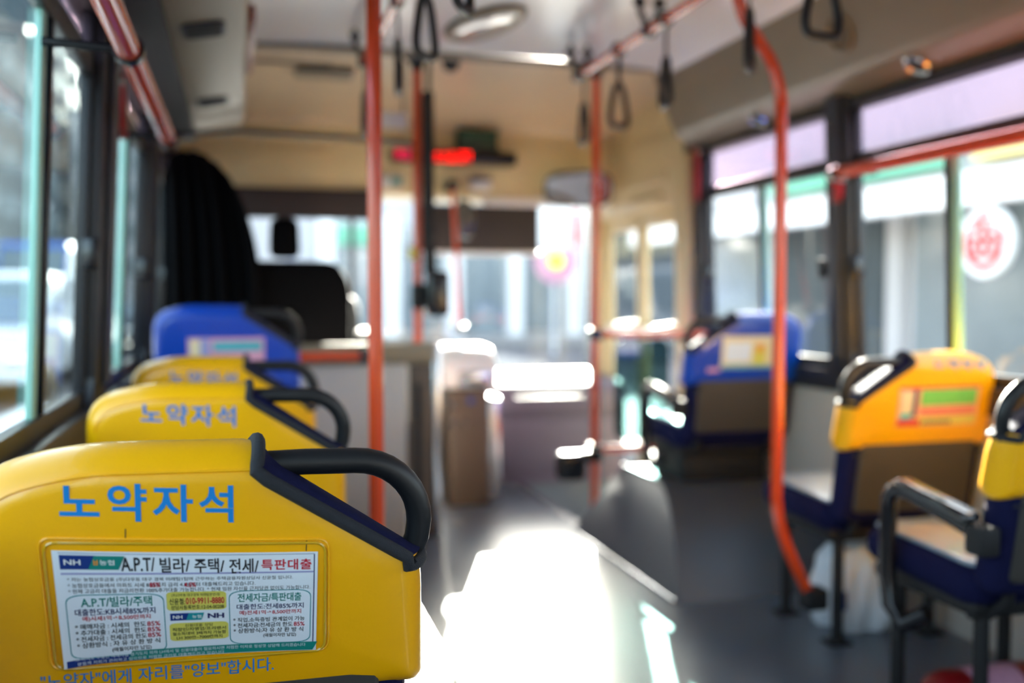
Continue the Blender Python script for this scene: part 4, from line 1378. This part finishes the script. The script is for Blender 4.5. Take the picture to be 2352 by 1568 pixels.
obj('board', G().box(-0.06, 0.08, -1.6, 1.5, -0.15, 0.15, 0.02), 'sgreen', t)
t = thing('signboard', (6.17, 6.6, RZ + 2.90), 'yellow and red signboard above the awning, nearer than the green one', 'sign')
obj('board', G().box(-0.06, 0.08, -0.9, 0.7, -0.15, 0.15, 0.02), 'syellow', t)
obj('red_end', G().box(-0.075, -0.055, -0.6, -0.15, -0.15, 0.15, 0.005), 'sred', t)
t = thing('round_sign', (5.48, 6.35, RZ + 2.0), 'round white sign with red lettering hanging outside the near right window', 'sign')
obj('disc', G().lathe([(0, -0.03), (0.27, -0.03), (0.28, 0), (0.27, 0.03), (0, 0.03)], (0, 0, 0), 'x', 40), 'canvas', t)
g = G()
for a0, a1 in ((150, 395), (50, 110)):
    g.grid(lambda i, j: (-0.034, (0.165 + 0.055 * j) * math.cos(R(a0 + i * (a1 - a0))), (0.165 + 0.055 * j) * math.sin(R(a0 + i * (a1 - a0)))), 30, 1)
for (ya, yb, za, zb) in ((0.13, -0.11, 0.13, 0.085), (0.12, -0.14, 0.035, -0.01), (0.14, -0.11, -0.07, -0.115), (0.04, -0.01, 0.13, -0.12), (-0.07, -0.12, 0.07, -0.10), (0.14, 0.095, 0.05, -0.06)):
    g.box(-0.036, -0.026, min(ya, yb), max(ya, yb), min(za, zb), max(za, zb))
obj('red_lettering', g, 'sred', t)
obj('hanger', G().tube([(0, 0, 0.27), (0, 0, 0.30)], 0.018, 8), 'steel', t)
building('shop_building', 11.5, 18, 16.5, 30, 7.0, 'greywall', 'grey corner building farther along the right pavement', '-x', 1, 4)

# facade across the junction ahead
b = building('corner_building', 2.0, 30, 36, 46, 8.2, 'render', 'pale colonnaded building across the street seen through the windscreen', '-y', 1, 12, (1.3, 1.4), 0, 'shopglass', 5.2)
for k in range(10):
    x = 3.0 + k * 2.3 - 16
    obj('column', G().box(x - 0.28, x + 0.28, -5.5, -4.95, 0, 4.4), 'canvas', b)
for k, m in enumerate(('sgreen', 'shopglass', 'syellow', 'shopglass', 'sred', 'greywall', 'shopglass', 'sblue', 'shopglass')):
    x = 3.0 + k * 2.3 + 1.15 - 16
    obj('shop_front', G().box(x - 0.8, x + 0.8, -5.12, -4.95, 0.3, 3.3), m if k % 2 else 'shopglass', b)
    obj('shop_sign', G().box(x - 0.85, x + 0.85, -5.2, -4.95, 3.4, 4.1), m, b)
t = thing('amber_signal', (8.35, 26.0, RZ), 'amber signal lamp on a post ahead to the right', 'traffic light')
obj('post', G().tube([(0, 0, 0), (0, 0, 3.2)], 0.06, 10), 'canvas', t)
obj('lamp', G().lathe([(0, -0.20), (0.17, -0.18), (0.20, -0.10), (0, -0.10)], (0, 0, 2.55), 'y', 24), 'amber', t)
obj('backboard', G().lathe([(0, -0.09), (0.62, -0.09), (0.62, -0.05), (0, -0.05)], (0, 0, 2.55), 'y', 30), 'pinkprint', t)
t = thing('hanging_sign', (7.0, 22.0, RZ + 3.25), 'white shop sign with red corner high above the pavement ahead', 'sign')
obj('board', G().box(-0.55, 0.75, -0.08, 0.08, -0.55, 0.70, 0.03), 'canvas', t)
obj('red_corner', G().box(0.45, 0.62, -0.10, -0.07, -0.5, 0.3, 0.01), 'sred', t)
obj('post', G().tube([(0.85, 0, -3.25), (0.85, 0, 0.9)], 0.06, 10), 'steel', t)


def car(x, y, label, body, l=4.3, w=1.75, h=1.45, rot=0, boxy=False):
    t = thing('van' if boxy else 'car', (x, y, RZ), label, 'van' if boxy else 'car')
    t.rotation_euler = (0, 0, R(rot))
    L = l / 2
    if boxy:
        side = [(-L, 0.35), (-L, h), (L * 0.72, h), (L * 0.93, h * 0.58), (L, h * 0.5), (L, 0.35)]
    else:
        side = [(-L, 0.35), (-L, 0.85), (-L * 0.8, 0.92), (-L * 0.55, h), (L * 0.15, h), (L * 0.5, 0.95), (L, 0.8), (L, 0.35)]
    obj('body', G().prism(side, 'x', -w / 2, w / 2, 0.08), body, t)
    if boxy:
        gl = [(L * 0.70, h * 0.94), (L * 0.885, h * 0.62), (L * 0.3, h * 0.62), (L * 0.3, h * 0.94)]
    else:
        gl = [(-L * 0.50, h - 0.08), (L * 0.13, h - 0.08), (L * 0.40, 0.98), (-L * 0.68, 0.98)]
    obj('side_windows', G().prism(gl, 'x', -w / 2 - 0.012, w / 2 + 0.012), 'shopglass', t)
    if boxy:
        obj('windscreen', G().prism([(L * 0.745, h * 0.94), (L * 0.935, h * 0.62), (L * 0.95, h * 0.62), (L * 0.76, h * 0.94)], 'x', -w / 2 + 0.1, w / 2 - 0.1), 'shopglass', t)
    else:
        obj('windscreen', G().prism([(L * 0.18, h - 0.03), (L * 0.48, 0.98), (L * 0.50, 1.0), (L * 0.2, h - 0.01)], 'x', -w / 2 + 0.12, w / 2 - 0.12), 'shopglass', t)
    for sx in (-1, 1):
        for yy in (-L * 0.62, L * 0.62):
            obj('wheel', G().lathe([(0, -0.1), (0.3, -0.1), (0.32, -0.06), (0.32, 0.06), (0.3, 0.1), (0, 0.1)], (sx * (w / 2 - 0.08), yy, 0.32), 'x', 20), 'tyre', t)
        obj('headlamp', G().box(sx * w * 0.36 - 0.16, sx * w * 0.36 + 0.16, L - 0.06, L + 0.02, 0.60, 0.74, 0.02), 'chrome', t)
    return t
car(-3.7, 17.8, 'white van in the oncoming lane outside the near left window', 'carwhite', 4.6, 1.8, 1.95, 180, True)
car(-3.5, 23.2, 'white car in the oncoming lane just behind the white van', 'carwhite', rot=180)
car(-6.6, 39.0, 'tall blue lorry standing far down the street on the left', 'sblue', 6.5, 2.2, 3.4, 180, True)
car(-3.5, 30.5, 'dark silver car farther down the oncoming lane', 'greywall', rot=180)
b = building('office_building', -26, -14.0, 14, 86, 18.8, 'greywall', 'long grey office building along the left side of the street', '+x', 5, 16, (2.2, 1.5), 0, 'shopglass', 3.6)
t = thing('signboard', (-13.7, 31.0, RZ + 3.3), 'red shop sign low on the grey office building', 'sign')
obj('board', G().box(-0.1, 0.12, -1.4, 1.4, -0.8, 0.9, 0.03), 'sred', t)
obj('white_face', G().box(0.1, 0.14, -0.9, 0.9, -0.4, 0.5), 'canvas', t)
t = thing('signboard', (-13.7, 46.0, RZ + 3.4), 'pale yellow fascia sign along the grey office building', 'sign')
obj('board', G().box(-0.1, 0.12, -9, 9, -0.5, 0.6, 0.03), 'syellow', t)
building('office_tower', -28, -14.2, 88, 150, 32, 'greywall', 'tall grey tower beyond the office building on the left', '+x', 8, 10, (3, 1.6), 0, 'shopglass', 3.6)
building('shade_tower', -9, 20, 120, 136, 56, 'render', 'very tall pale tower added beyond the far end of the street to shade the left side', '-y', 8, 6, (2.2, 2.0), 0, 'shopglass', 20)  # added tower, keeps the sun off the office building on the left
building('apartment_block', -13.5, -3, 92, 104, 17, 'render', 'pale block closing the far end of the street', '-y', 4, 6, (1.4, 1.5), 0, 'shopglass', 3.4)
t = thing('street_lamp', (-8.9, 36, RZ), 'grey street lamp arching over the left pavement', 'street lamp')
obj('post', G().tube(smooth_path([(0, 0, 0), (0, 0, 8.5), (0.4, -0.3, 9.6), (1.6, -1.0, 10.0)]), 0.09, 10), 'pillar', t)
obj('lamp_head', G().box(1.4, 2.6, -1.25, -0.85, 9.92, 10.1, 0.05), 'pillar', t)
